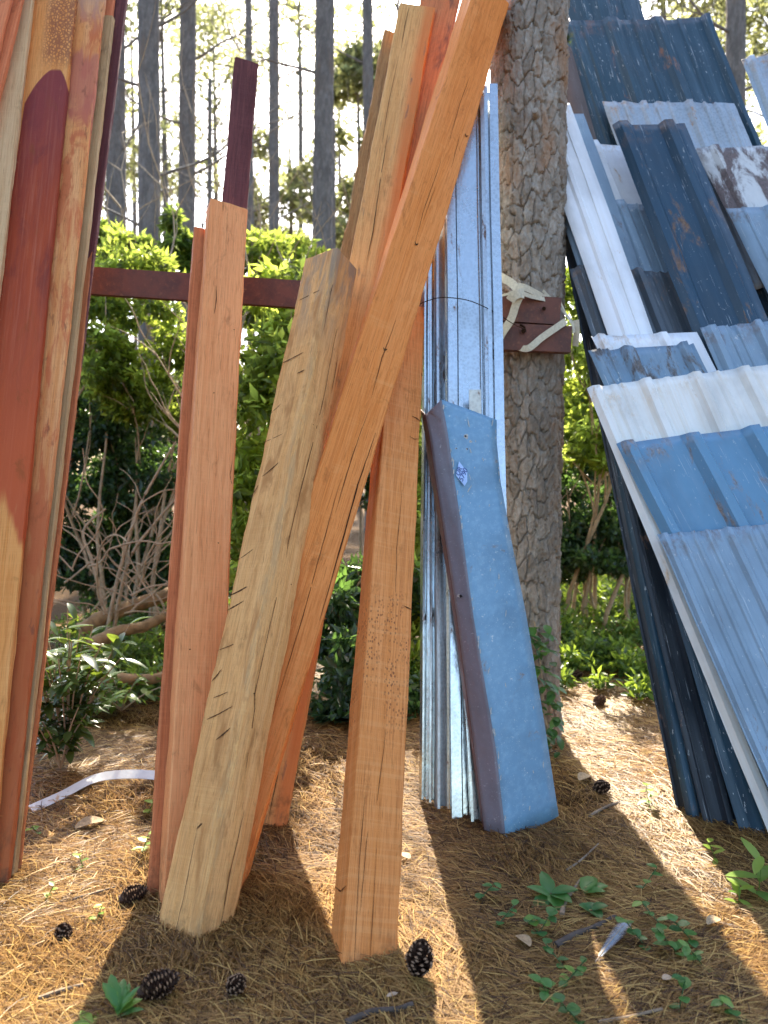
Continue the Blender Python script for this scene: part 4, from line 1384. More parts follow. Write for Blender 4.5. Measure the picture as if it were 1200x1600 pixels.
# ------------------------------------------------------------------ folded blue flashing
M['bluepanel'] = paint("grey_blue_paint", (0.15, 0.30, 0.43), 0.36, 0.0, 0.12, (0.16, 0.13, 0.11), 0.5, (0.26, 0.43, 0.56), 4, 0.8, edge=0)
M['purple'] = paint("mauve_grey_paint", (0.185, 0.175, 0.20), 0.45, 0.0, 0.05, (0.1, 0.06, 0.05), 0.2, (0.25, 0.24, 0.28), 5, 0.4, edge=0)
M['brown'] = paint("brown_red_paint", (0.13, 0.055, 0.05), 0.5, 0.0, 0.1, (0.1, 0.05, 0.04), 0.2, (0.2, 0.1, 0.09), 6, 0.2, edge=0)
secs = [  # bottom -> top: back flange, side fold, front fold, right edge
    [(752, 1284, 3.27), (758, 1306, 3.19), (791, 1313, 3.14), (873, 1276, 3.33)],
    [(733, 1160, 3.36), (741, 1170, 3.28), (775, 1170, 3.22), (853, 1145, 3.40)],
    [(708, 960, 3.46), (714, 965, 3.38), (740, 965, 3.33), (822, 960, 3.50)],
    [(688, 830, 3.54), (694, 832, 3.46), (722, 830, 3.41), (798, 840, 3.57)],
    [(672, 740, 3.61), (680, 742, 3.53), (709, 742, 3.48), (782, 752, 3.63)],
    [(664, 680, 3.65), (672, 684, 3.58), (699, 672, 3.53), (776, 690, 3.68)],
    [(658, 640, 3.69), (665, 648, 3.61), (690, 624, 3.57), (776, 656, 3.72)]]


def panel_part(name, i, j, mat, off=0.0):
    rows = []
    for k in range(len(secs) - 1):
        for s in range(5):
            t_ = s / 5
            rows.append([P(*secs[k][i]).lerp(P(*secs[k + 1][i]), t_), P(*secs[k][j]).lerp(P(*secs[k + 1][j]), t_)])
    rows.append([P(*secs[-1][i]), P(*secs[-1][j])])
    v, f = [], []
    m = 7
    for r_, (a, b) in enumerate(rows):
        for c in range(m):
            p = a.lerp(b, c / (m - 1))
            nz = 0.0022 * math.sin(r_ * 0.55 + c * 1.3) + 0.0015 * math.sin(r_ * 1.7 - c)
            if 0 < c < m - 1:
                p = p + Vector((0, -1, 0.2)) * nz
            if r_ == 0: p = p + Vector((0, 0, random.uniform(-0.006, 0.004)))
            v.append(p - P(*secs[0][2]))
    for r_ in range(len(rows) - 1):
        for c in range(m - 1):
            a = r_ * m + c
            f.append((a, a + 1, a + m + 1, a + m))
    o = link(name, pymesh(name, v, f, True, 40), mat, panel)
    md = o.modifiers.new("thickness", 'SOLIDIFY'); md.thickness = 0.0016; md.offset = 0
    return o


panel = empty("folded_flashing", P(*secs[0][2]))
props(panel, "tall scratched blue-grey folded metal flashing leaning on the galvanised channels", "flashing")
panel_part("front_face", 2, 3, M['bluepanel'])
panel_part("side_face", 1, 2, M['purple'])
panel_part("back_flange", 0, 1, M['brown'])
pl = P(*secs[0][2])
# price sticker with handwriting
fa, fb = P(722, 726, 3.50), P(758, 735, 3.57)
X_ = (fb - fa).normalized()
nrm_ = Vector((0.32, -0.9, 0.22)).normalized()
M['sticker'] = plain("pale_blue_sticker", (0.42, 0.58, 0.85), 0.6, 0.1, 30)
c_ = P(720.5, 740, 3.49)
Yv = (P(704, 700, 3.5) - P(716, 780, 3.44)).normalized()
q = [c_ + X_ * a * 0.036 + Yv * b * 0.052 for a, b in ((-0.1, 1.1), (1.0, 0.25), (0.75, -0.65), (0.2, -1.1), (-0.95, -0.3))]
nn = (q[1] - q[0]).cross(q[2] - q[0]).normalized()
if nn.y > 0: nn = -nn
v = [p + nn * 0.003 - pl for p in q] + [p + nn * 0.0022 - pl for p in q]
stk = link("sticker", pymesh("sticker", v, [(0, 1, 2, 3, 4), (9, 8, 7, 6, 5)] + [(k, 5 + k, 5 + (k + 1) % 5, (k + 1) % 5) for k in range(5)], False), M['sticker'], panel)
wx = (X_ * 0.55 + Yv * 0.83).normalized()
wy = nn.cross(wx).normalized()
text_mesh("handwriting", "UR", 0.036, M['ink'], stk, c_ - X_ * 0.013 + Yv * 0.008 + nn * 0.0042 - pl, wx, wy)
text_mesh("handwriting", "5790", 0.036, M['ink'], stk, c_ + X_ * 0.010 - Yv * 0.004 + nn * 0.0042 - pl, wx, wy)
# punched holes and scuffs
M['hole'] = plain("dark_hole", (0.02, 0.018, 0.018), 0.9, 0.2)
M['scuff'] = plain("bare_scuff", (0.55, 0.53, 0.48), 0.6, 0.5, 200)


def blot(parent, org, c, r, mat, name, nrm=(0.3, -0.93, 0.2), stretch=1.0, seed=0, ang=0.0):
    rnd = random.Random(seed)
    N_ = Vector(nrm).normalized()
    X = N_.cross(Vector((0, 0, 1))).normalized(); Y = X.cross(N_)
    if ang:
        X, Y = X * math.cos(ang) + Y * math.sin(ang), Y * math.cos(ang) - X * math.sin(ang)
    v = []
    for k in range(14):
        a = 6.2832 * k / 14
        q_ = r * rnd.uniform(0.55, 1.15)
        v.append(Vector(c) + X * math.cos(a) * q_ + Y * math.sin(a) * q_ * stretch + N_ * 0.0035 - org)
    link(name, pymesh(name, v, [tuple(range(14))], False), mat, parent)


for k, (x, y, d, r, s) in enumerate([(728, 682, 3.535, 0.012, 1.2), (729, 702, 3.52, 0.006, 1), (712, 701, 3.50, 0.005, 1), (735, 690, 3.53, 0.010, 0.7)]):
    blot(panel, pl, P(x, y, d), r, M['scuff'], "scuff", stretch=s, seed=k)
for k, (x, y, d, r) in enumerate([(727, 682, 3.53, 0.005), (729.5, 702, 3.515, 0.004), (713, 701, 3.495, 0.003)]):
    blot(panel, pl, P(x, y, d) - Vector((0, 0.004, 0)), r, M['hole'], "hole", seed=20 + k)
blot(panel, pl, P(718, 931, 3.375), 0.017, M['scuff'], "scuff", (-0.6, -0.8, 0.2), 0.5, 31)
blot(panel, pl, P(720, 931, 3.37) - Vector((0, 0.006, 0)), 0.011, M['hole'], "hole", (-0.6, -0.8, 0.2), 0.6, 32)
for k in range(26):
    s = random.random(); c = random.uniform(0.08, 0.92)
    i_ = min(5, int(s * 6)); t_ = s * 6 - i_
    a = P(*secs[i_][2]).lerp(P(*secs[i_ + 1][2]), t_); b = P(*secs[i_][3]).lerp(P(*secs[i_ + 1][3]), t_)
    blot(panel, pl, a.lerp(b, c), random.uniform(0.0012, 0.0035), M['scuff'], "scratch", stretch=random.uniform(2, 9), seed=60 + k, ang=random.uniform(-0.4, 0.7))

for k in range(34):
    s = random.random() ** 1.3
    i_ = min(5, int(s * 6)); t_ = s * 6 - i_
    a = P(*secs[i_][2]).lerp(P(*secs[i_ + 1][2]), t_)
    blot(panel, pl, a + Vector((random.uniform(-0.001, 0.006), -0.002, 0)), random.uniform(0.0015, 0.0035), M['scuff'], "edge_chip", stretch=random.uniform(2, 7), seed=160 + k, ang=0.15)
for k in range(14):
    s = random.random(); i_ = min(5, int(s * 6)); t_ = s * 6 - i_
    a = P(*secs[i_][3]).lerp(P(*secs[i_ + 1][3]), t_)
    blot(panel, pl, a + Vector((-0.006, -0.003, 0)), random.uniform(0.0015, 0.003), M['scuff'], "edge_chip", stretch=random.uniform(2, 6), seed=260 + k, ang=0.15)

# ------------------------------------------------------------------ roofing sheets
PAINT = dict(
    navy=paint("navy_sheet_paint", (0.017, 0.052, 0.078), 0.42, 0, 0.10, (0.15, 0.075, 0.05), 0.25, (0.12, 0.21, 0.28), 11, 0.7),
    navy2=paint("dark_navy_sheet_paint", (0.015, 0.05, 0.085), 0.36, 0, 0.26, (0.13, 0.075, 0.045), 0.2, (0.1, 0.15, 0.19), 12, 0.5),
    grey=paint("grey_blue_sheet_paint", (0.22, 0.31, 0.39), 0.38, 0, 0.08, (0.12, 0.08, 0.06), 0.3, (0.34, 0.46, 0.56), 13, 0.7),
    blue=paint("blue_sheet_paint", (0.12, 0.26, 0.385), 0.36, 0, 0.30, (0.17, 0.12, 0.09), 0.25, (0.2, 0.3, 0.4), 14, 0.5),
    cream=paint("dirty_white_sheet_paint", (0.80, 0.78, 0.72), 0.45, 0, 0.16, (0.42, 0.29, 0.16), 0.45, (0.70, 0.57, 0.40), 15, 0.1),
    white=paint("white_sheet_paint", (0.82, 0.83, 0.84), 0.4, 0, 0.05, (0.4, 0.3, 0.2), 0.3, (0.62, 0.58, 0.5), 16, 0.1),
    galv=paint("old_galvanised_sheet", (0.34, 0.40, 0.45), 0.4, 0.25, 0.22, (0.3, 0.17, 0.08), 0.5, (0.46, 0.40, 0.34), 17, 0.3, 0.5, 0.2),
    weath=paint("weathered_blue_grey_sheet", (0.16, 0.26, 0.35), 0.5, 0, 0.35, (0.085, 0.07, 0.06), 0.45, (0.34, 0.38, 0.41), 18, 0.8),
    char=paint("charcoal_sheet", (0.075, 0.095, 0.115), 0.5, 0, 0.25, (0.14, 0.09, 0.06), 0.5, (0.16, 0.18, 0.2), 19, 0.5),
    rustw=paint("rusted_white_sheet", (0.62, 0.63, 0.62), 0.5, 0, 0.85, (0.075, 0.048, 0.045), 0.25, (0.5, 0.45, 0.38), 20, 0.2),
    black=paint("black_blue_sheet", (0.008, 0.012, 0.017), 0.5, 0, 0.12, (0.12, 0.065, 0.045), 0.3, (0.05, 0.07, 0.09), 21, 0.3),
    brown=paint("brown_sheet", (0.11, 0.075, 0.06), 0.55, 0, 0.2, (0.12, 0.07, 0.05), 0.3, (0.16, 0.12, 0.1), 22, 0.2),
)


def rib_profile(ribs, minors, hgt=0.028, w_len=1.0):
    """(u, height) points across a trapezoidal sheet; ribs as (u0, u1) at their base"""
    pts = [(0.0, 0.0)]
    ev = [(a, b, hgt) for a, b in ribs] + [(m_ - 0.02, m_ + 0.02, 0.007) for m_ in minors]
    ev.sort()
    for a, b, h in ev:
        a, b = max(a, 0.0), min(b, 1.0)
        q = (b - a) * 0.28
        pts += [(a, 0.0), (a + q, h), (b - q, h), (b, 0.0)]
    pts.append((1.0, 0.0))
    out = []
    for p in pts:
        if not out or p[0] - out[-1][0] > 1e-4:
            out.append(p)
        elif p[1] > out[-1][1]:
            out[-1] = p
    return out


def sheet(label, mat, tl, tr, bl, off=0.0, ribs=(), minors=(), ext=1.0, plane=None, hgt=0.028, ragged=0.004, dent=0.003, seed=0, curl=0.0):
    D0, S = plane or (3.45, 0.35)
    D0 = D0 - off
    a, b, c = PL(*tl, D0, S), PL(*tr, D0, S), PL(*bl, D0, S)
    X = (b - a); Wd = X.length; X.normalize()
    Yd = (c - a) * ext; L = Yd.length; Yn = Yd.normalized()
    N = X.cross(-Yn).normalized()
    if N.y > 0: N = -N
    # local frame: x across, y up the sheet, z to the camera (the head is not cut exactly square)
    Yl = -Yn
    Xl = (X - Yl * X.dot(Yl)).normalized()
    sk = X.dot(Yl) / max(1e-6, X.dot(Xl))
    Z = Xl.cross(Yl)
    pr = rib_profile(ribs, minors, hgt)
    n = len(pr)
    m = max(10, int(L / 0.05))
    v, f = [], []
    rnd = random.Random(seed)
    rg = [rnd.uniform(-1, 1) * ragged for _ in range(n)]
    wx = Wd * X.dot(Xl)
    for i in range(m + 1):
        y = -L * i / m
        for k, (u, h) in enumerate(pr):
            yy = y + (rg[k] if i == 0 else 0)
            dn = dent * (math.sin(y * 4.1 + u * 5 + seed) + 0.6 * math.sin(y * 11 + u * 9 + seed * 2))
            if i <= 1: dn += rnd.uniform(-1, 1) * ragged * 0.6 + curl * (1 if i == 0 else 0.3)
            v.append((u * wx, yy + sk * u * wx, h + dn))
    for i in range(m):
        for k in range(n - 1):
            q_ = i * n + k
            f.append((q_, q_ + n, q_ + n + 1, q_ + 1))
    me = pymesh("roof_sheet", v, f, True, 18)
    o = link("roof_sheet", me, PAINT[mat])
    m4 = Matrix((Xl, Yl, Z)).transposed().to_4x4()
    m4.translation = a
    o.matrix_world = m4
    md = o.modifiers.new("thickness", 'SOLIDIFY'); md.thickness = 0.0012; md.offset = 0
    props(o, label, "roof sheet", "stack of used roofing sheets")
    return o


def us(x0, x1, *r):
    return [((a - x0) / (x1 - x0), (b - x0) / (x1 - x0)) for a, b in r]


def um(x0, x1, *r):
    return [(a - x0) / (x1 - x0) for a in r]


sheet("navy sheet rearmost at the top, rising out of frame beside the trunk", 'navy', (868, -60), (982, -60), (930, 190), -0.20, us(868, 982, (905, 935)), um(868, 982, 955), 1.6, seed=1)
sheet("wide navy ribbed sheet with a rust streak, top of the stack", 'navy', (868, 34), (1110, 27), (941, 262), -0.13, us(868, 1110, (940, 968), (1014, 1038), (1094, 1110)), um(868, 1110, 890, 908, 990, 1060), 2.4, seed=2, ragged=0.006, dent=0.005)
sheet("brown strip of sheet showing between pine trunk and wide navy sheet", 'brown', (850, 60), (892, 75), (905, 262), -0.10, (), (), 1.3, seed=3)
sheet("grey sheet with tan rust stains under the wide navy sheet's lower edge", 'galv', (940, 158), (1147, 162), (973, 250), -0.07, us(940, 1147, (998, 1012), (1068, 1084)), um(940, 1147, 960, 975, 1025, 1045, 1100, 1118, 1134), 3.0, hgt=0.02, seed=4, ragged=0.008)
sheet("spangled galvanised sheet at the far right edge against the sky", 'galv', (1159, 92), (1290, 78), (1222, 260), -0.24, us(1159, 1290, (1165, 1180), (1195, 1215), (1240, 1260)), (), 2.5, seed=5)
sheet("rust-eaten white sheet with a dark bare patch, right of the dark narrow sheet", 'rustw', (1086, 232), (1250, 226), (1140, 340), 0.0, us(1086, 1250, (1106, 1124)), um(1086, 1250, 1190), 2.4, seed=6, ragged=0.008)
sheet("pale blue-grey sheet under the rust-eaten white one at the right edge", 'grey', (1134, 326), (1300, 318), (1185, 428), 0.05, us(1134, 1300, (1190, 1215)), um(1134, 1300, 1160, 1240), 2.2, seed=7)
sheet("white sheet with one rib at the left, behind the dark narrow sheet", 'white', (911, 222), (1000, 230), (953, 330), -0.02, us(911, 1000, (915, 938)), (), 2.2, seed=8)
sheet("grey-blue ribbed offcut below the white one-ribbed sheet", 'grey', (938, 314), (1040, 322), (983, 432), 0.03, us(938, 1040, (955, 980)), um(938, 1040, 995, 1010), 2.0, seed=9)
sheet("charcoal sheet with crackled paint between the white strip and the dark narrow sheet", 'char', (973, 420), (1090, 430), (1012, 522), 0.07, us(973, 1090, (988, 1006), (1040, 1056)), um(973, 1090, 1018, 1030), 1.8, seed=10)
sheet("blue-grey sheet edge left of the long white strip", 'grey', (822, 180), (912, 178), (952, 560), 0.06, us(822, 912, (830, 846)), um(822, 912, 862), 1.0, seed=11)
sheet("charcoal crackled sheet edge lower left of the long white strip", 'char', (890, 420), (960, 415), (930, 540), 0.10, us(890, 960, (898, 914)), (), 1.5, seed=12)
sheet("long narrow white strip slanting down from behind the trunk", 'white', (826, 164), (890, 160), (954, 536), 0.16, us(826, 890, (846, 858)), um(826, 890, 872), 1.15, hgt=0.014, seed=13)
sheet("long dark navy sheet with two high ribs and brown stains", 'navy2', (956, 196), (1070, 192), (1086, 530), 0.17, us(956, 1070, (957, 986), (1028, 1056)), (), 1.5, hgt=0.034, seed=14)
sheet("white sheet whose top edge shows above the weathered one", 'white', (924, 526), (1088, 519), (955, 590), 0.235, us(924, 1088, (927, 947), (1024, 1044)), um(924, 1088, 975), 5, seed=15)
sheet("grey ribbed sheet right of the white top edge", 'grey', (1093, 512), (1245, 498), (1125, 585), 0.235, us(1093, 1245, (1100, 1120), (1172, 1190)), um(1093, 1245, 1135, 1150), 4, seed=16, ragged=0.008)
sheet("weathered flaking blue-grey sheet above the big cream sheet", 'weath', (919, 547), (1084, 538), (942, 598), 0.275, us(919, 1084, (966, 992), (1056, 1076)), um(919, 1084, 938, 950), 5, seed=17, ragged=0.007)
sheet("big cream-white sheet with four ribs across the stack", 'cream', (917, 606), (1232, 566), (1036, 898), 0.325, us(917, 1232, (918, 940), (996, 1018), (1072, 1096), (1148, 1172)), um(917, 1232, 958, 972, 1040, 1118), 2.3, seed=18, ragged=0.003)
sheet("blue sheet with high ribs over the cream sheet", 'blue', (963, 694), (1240, 660), (1035, 836), 0.385, us(963, 1240, (964, 992), (1062, 1094), (1156, 1188)), (), 3.2, hgt=0.042, seed=19)
sheet("front grey-blue sheet with fine ridges, lowest right", 'grey', (1027, 836), (1262, 812), (1160, 1140), 0.445, us(1027, 1262, (1030, 1044), (1128, 1146), (1218, 1236)), um(1027, 1262, 1062, 1082, 1104, 1166, 1186, 1206), 2.1, hgt=0.018, seed=20)
sheet("black sheet edge reaching the ground at the left foot of the stack", 'black', (868, 320), (1000, 320), (1056, 1262), plane=(3.42, 0.37), ribs=us(868, 1000, (872, 888), (930, 950)), ext=1.02, seed=21)
sheet("dark blue-grey folded strip with a rusty toothed line, reaching the ground", 'navy', (927, 560), (963, 560), (1074, 1284), plane=(3.33, 0.36), ribs=[(0.0, 0.5)], ext=1.0, hgt=0.03, seed=22)
sheet("black scalloped sheet between the folded strip and the cream sheet", 'black', (925, 560), (1040, 555), (1105, 1310), plane=(3.27, 0.36), ribs=us(925, 1040, (950, 965), (1000, 1020)), minors=um(925, 1040, 935, 975, 985), ext=1.0, seed=23)
sheet("navy sheet low behind the front grey-blue sheet's left edge", 'navy', (960, 640), (1080, 630), (1165, 1330), plane=(3.20, 0.36), ribs=us(960, 1080, (975, 995)), ext=1.0, seed=24)

# ------------------------------------------------------------------ small things on the ground
M['cone_d'] = plain("pine_cone_scale", (0.075, 0.034, 0.018), 0.6, 0.5, 60)
M['cone_t'] = plain("pine_cone_tip", (0.24, 0.135, 0.07), 0.6, 0.4, 60)


def cone_meshes():
    v, f, tv, tf = [], [], [], []
    H, Rm = 0.098, 0.034
    nrow = 11
    for r_ in range(nrow):
        s = (r_ + 0.5) / nrow
        rad = Rm * (math.sin(math.pi * (0.12 + 0.84 * s)) ** 0.75) * (1.08 - 0.25 * s)
        cnt = max(4, int(9 * rad / Rm))
        for k in range(cnt):
            a = 6.2832 * (k + 0.5 * (r_ % 2)) / cnt + r_ * 0.37 + random.uniform(-.12, .12)
            o_ = Vector((math.cos(a), math.sin(a), 0)); t_ = Vector((-math.sin(a), math.cos(a), 0)); u_ = Vector((0, 0, 1))
            base = o_ * rad * 0.45 + u_ * (s * H - 0.006)
            tip = o_ * rad * random.uniform(1.0, 1.16) + u_ * (s * H + 0.009)
            w_ = 3.1416 * rad / cnt * 1.02
            i = len(v)
            v += [base - t_ * w_ * .5, base + t_ * w_ * .5, tip + t_ * w_ - u_ * .002, tip - t_ * w_ - u_ * .002, tip + u_ * .005 - o_ * .004, tip - u_ * .006 - o_ * .003]
            f += [(i, i + 1, i + 2, i + 4, i + 3), (i + 1, i, i + 3, i + 5, i + 2)]
            j = len(tv)
            c = tip + o_ * 0.0016
            tv += [tip - t_ * w_ * .5, tip - u_ * .003, tip + t_ * w_ * .5, tip + u_ * .0035 - o_ * .002, c + o_ * .0022]
            tf += [(j, j + 1, j + 4), (j + 1, j + 2, j + 4), (j + 2, j + 3, j + 4), (j + 3, j, j + 4)]
    return pymesh("scales", v, f, False), pymesh("scale_tips", tv, tf, False)


cs_me, ct_me = cone_meshes()
cs_me.materials.append(M['cone_d']); ct_me.materials.append(M['cone_t'])


def cone(label, x, y, rot, sc=1.0):
    p = G(x, y)
    root = empty("pine_cone", (p.x, p.y, gz(p.x, p.y) + 0.028 * sc))
    root.rotation_euler = rot
    root.scale = (sc,) * 3
    props(root, label, "pine cone", "pine cones on the needles")
    for nm, me in (("scales", cs_me), ("scale_tips", ct_me)):
        o = bpy.data.objects.new(nm, me); COL.objects.link(o); o.parent = root
        props(o, kind="stuff")
    core = link("core", tube([(0, 0, -0.004), (0, 0, 0.05), (0, 0, 0.088)], [0.016, 0.02, 0.008], 8), M['cone_d'], root)


cone("upright open pine cone in the sunlit strip beside the upright beam's foot", 652, 1522, (0.25, 0.06, 0.3), 1.12)
cone("pine cone lying at the shadow edge left of the pinkish beam's foot", 188, 1402, (1.35, 0.1, 1.9), 0.9)
cone("pine cone lying in shade behind the leafy rosette, bottom left", 218, 1552, (1.3, 0.2, 1.8), 1.1)
cone("pine cone at the thin sunlit sliver below the pale beam", 361, 1538, (0.7, 0.3, 0.5), 0.75)
cone("pine cone lying on the sunlit needles at the far left", 96, 1445, (1.45, 0.0, 0.6), 0.75)
cone("pine cone on the needles at the trunk's right foot", 890, 1055, (1.2, 0.0, 1.0), 1.0)
cone("small pine cone in the sun between trunk and metal sheets", 929, 1100, (1.2, 0.4, 2.0), 1.0)
cone("pine cone in shade right of the folded flashing's foot", 930, 1226, (1.1, 0.2, 0.5), 0.9)

M['stick'] = plain("grey_brown_stick", (0.24, 0.17, 0.11), 0.85, 0.45, 40)
M['stick_d'] = plain("dark_stick", (0.085, 0.06, 0.045), 0.85, 0.45, 40)
M['bleached'] = plain("bleached_stick", (0.26, 0.18, 0.11), 0.85, 0.45, 40)


def stick(label, pts, r0, r1, mat):
    q = []
    for (x, y) in pts:
        p = G(x, y); q.append(Vector((p.x, p.y, gz(p.x, p.y) + 0.022)))
    q = smooth_path(q, 5)
    o = link("stick", tube(q, [r0 + (r1 - r0) * i / len(q) for i in range(len(q))], 7, jit=0.14), M[mat])
    props(o, label, "stick")


stick("dark crooked stick on the shaded needles at the lower right", [(868, 1468), (900, 1452), (930, 1440), (962, 1424)], 0.012, 0.006, 'stick_d')
stick("bleached stick beside the broad-leaved weed", [(878, 1420), (884, 1398), (898, 1380), (908, 1366)], 0.009, 0.005, 'bleached')
stick("thin stick leading up from the broad-leaved weed", [(886, 1352), (908, 1336), (935, 1312)], 0.005, 0.003, 'stick')
stick("brown stick in shade beside the folded flashing", [(922, 1270), (940, 1258), (968, 1247)], 0.008, 0.006, 'stick')
stick("dark stick along the bottom edge in front of the upright beam", [(540, 1592), (580, 1575), (620, 1572), (645, 1565)], 0.010, 0.007, 'stick_d')
stick("pale stick lying on the sunlit needles at the lower left", [(60, 1556), (95, 1545), (130, 1536)], 0.007, 0.005, 'bleached')
stick("thin stick across the sunlit needles left of the shadow", [(110, 1398), (150, 1388), (180, 1380)], 0.004, 0.003, 'stick')
stick("bent bare twig in the sun between trunk and metal sheets", [(880, 1085), (930, 1105), (965, 1118), (992, 1112)], 0.006, 0.004, 'stick')
stick("pale split stick on the bottom right needles", [(935, 1590), (980, 1582), (1035, 1572)], 0.006, 0.004, 'bleached')

# pale bent metal strip lying at the left
M['strip'] = paint("pale_zinc_strip", (0.55, 0.58, 0.60), 0.45, 0.2, 0.05, (0.3, 0.2, 0.1), 0.3, (0.66, 0.66, 0.62), 30, 0.3, edge=0)
pp = [G(48, 1256), G(95, 1240), G(150, 1218), G(205, 1215), G(262, 1216), G(300, 1216)]
q = [Vector((p.x, p.y, gz(p.x, p.y) + z)) for p, z in zip(pp, (0.02, 0.03, 0.04, 0.05, 0.05, 0.05))]
o = link("metal_strip", ribbon(q, 0.05, (0, -0.55, 0.83), name="metal_strip", th=0.0025, n=4), M['strip'])
props(o, "bent pale metal strip lying on the needles behind the pinkish beam", "metal strip")

# dead leaves and chips
M['dead'] = plain("dead_leaf", (0.38, 0.26, 0.14), 0.8, 0.4, 60)
M['dead2'] = plain("grey_dead_leaf", (0.13, 0.11, 0.08), 0.8, 0.4, 60)
M['chip'] = plain("pale_bark_chip", (0.40, 0.28, 0.18), 0.8, 0.3, 60)


def flat_leaf(label, x, y, L, W, yaw, mat, name="dead_leaf", cat="leaf", fold=0.5, droop=0.2, pitch=0.15):
    p = G(x, y)
    v, f = leaf_grid(L, W, fold, droop, 7)
    me = pymesh(name, v, f, True)
    o = link(name, me, M[mat])
    o.location = (p.x, p.y, gz(p.x, p.y) + 0.03)
    o.rotation_euler = (pitch, 0.1, yaw)
    props(o, label, cat)


flat_leaf("curled tan dead leaf on the sunlit needles below the metal strip", 118, 1288, 0.13, 0.035, -0.9, 'dead')
flat_leaf("pale flake lying at the upper end of the sunlit strip", 640, 1336, 0.05, 0.02, 0.6, 'chip', "bark_chip", "bark chip", 0.1, 0.05)
flat_leaf("tan dead leaf at the lower right beside the round-leaved weeds", 828, 1475, 0.07, 0.022, 0.5, 'dead')
flat_leaf("brown dead leaf on the right shaded needles", 1105, 1445, 0.07, 0.018, -1.0, 'dead')
flat_leaf("tan dead leaf at the top of the shaded needles by the flashing", 905, 1216, 0.10, 0.03, -0.8, 'dead')
flat_leaf("pale bark chip at the bottom right", 1035, 1528, 0.03, 0.012, -1.3, 'chip', "bark_chip", "bark chip", 0.2, 0.1)
flat_leaf("thin pale chip beside the upright beam's bottom edge", 604, 1558, 0.035, 0.008, -1.2, 'chip', "bark_chip", "bark chip", 0.2, 0.1)

# feather
M['feather'] = plain("blue_grey_feather", (0.25, 0.3, 0.36), 0.6, 0.35, 50)
p0 = G(930, 1502); p1 = G(978, 1448)
p0.z, p1.z = gz(p0.x, p0.y) + 0.035, gz(p1.x, p1.y) + 0.05
root = empty("feather", p0)
props(root, "blue-grey feather lying on the shaded needles", "feather")
ax = p1 - p0; L_ = ax.length; ax.normalize(); sd_ = ax.cross(Vector((0, 0, 1))).normalized()
link("quill", tube([Vector(), ax * L_ * 0.5 + Vector((0, 0, .006)), ax * L_], [0.0016, 0.0013, 0.0005], 6), M['chip'], root)
v, f = [], []
for k in range(46):
    s = 0.12 + 0.86 * k / 46
    for sg in (-1, 1):
        i = len(v)
        b_ = ax * L_ * s
        l_ = 0.022 * math.sin(math.pi * min(1, 0.15 + 0.85 * (1 - s) ** 0.7)) + 0.004
        tip = b_ + (sd_ * sg + ax * 1.1).normalized() * l_ * 1.4 + Vector((0, 0, 0.002 * sg))
        v += [b_, b_ + ax * L_ * 0.022, tip]
        f.append((i, i + 1, i + 2))
props(link("vane", pymesh("vane", v, f, False), M['feather'], root), kind="stuff")

# weeds
M['weed'] = leafmat("weed_leaf", (0.035, 0.12, 0.03), (0.06, 0.19, 0.04), (0.2, 0.32, 0.04), 0.4, 0.36)
M['seedling'] = leafmat("seedling_leaf", (0.12, 0.24, 0.03), (0.24, 0.36, 0.05), (0.40, 0.48, 0.08), 0.5, 0.4)


def rosette(label, x, y, n, L, W, mat, seed, a0=0, a1=6.28, pit=(0.1, 0.6), tl=0.2, th=0.8, serr=0.12):
    p = G(x, y)
    root = empty("weed", (p.x, p.y, gz(p.x, p.y) + 0.015))
    props(root, label, "weed")
    r = random.Random(seed)
    for k in range(n):
        a = a0 + (a1 - a0) * (k + r.uniform(-.3, .3)) / n
        leaf_obj(root, M[mat], (0, 0, 0.004 * k), a, r.uniform(*pit), L * r.uniform(.75, 1.15), W * r.uniform(.85, 1.15), r.uniform(tl, th), 0.3, r.uniform(0.1, 0.35), serr)
    return root


def sprig(label, x, y, h, n, L, W, mat, seed, spread=0.06, tl=0.2, th=0.8):
    """small trailing weed: stem with pairs of rounded leaves"""
    p = G(x, y)
    root = empty("weed", (p.x, p.y, gz(p.x, p.y) + 0.012))
    props(root, label, "weed")
    r = random.Random(seed)
    a = r.uniform(0, 6.28)
    pts = smooth_path([Vector((0, 0, 0)), Vector((math.cos(a) * spread * .5, math.sin(a) * spread * .5, h * .5)), Vector((math.cos(a) * spread, math.sin(a) * spread, h))], 5)
    link("stem", tube(pts, [0.0016] * len(pts), 5), M[mat], root)
    for k in range(n):
        q_ = pts[min(len(pts) - 1, int((k + 1) / n * (len(pts) - 1)))]
        b = a + k * 2.4 + r.uniform(-.4, .4)
        leaf_obj(root, M[mat], q_, b, r.uniform(-0.1, 0.5), L * r.uniform(.7, 1.2), W * r.uniform(.8, 1.2), r.uniform(tl, th), 0.15, 0.15)
    return root


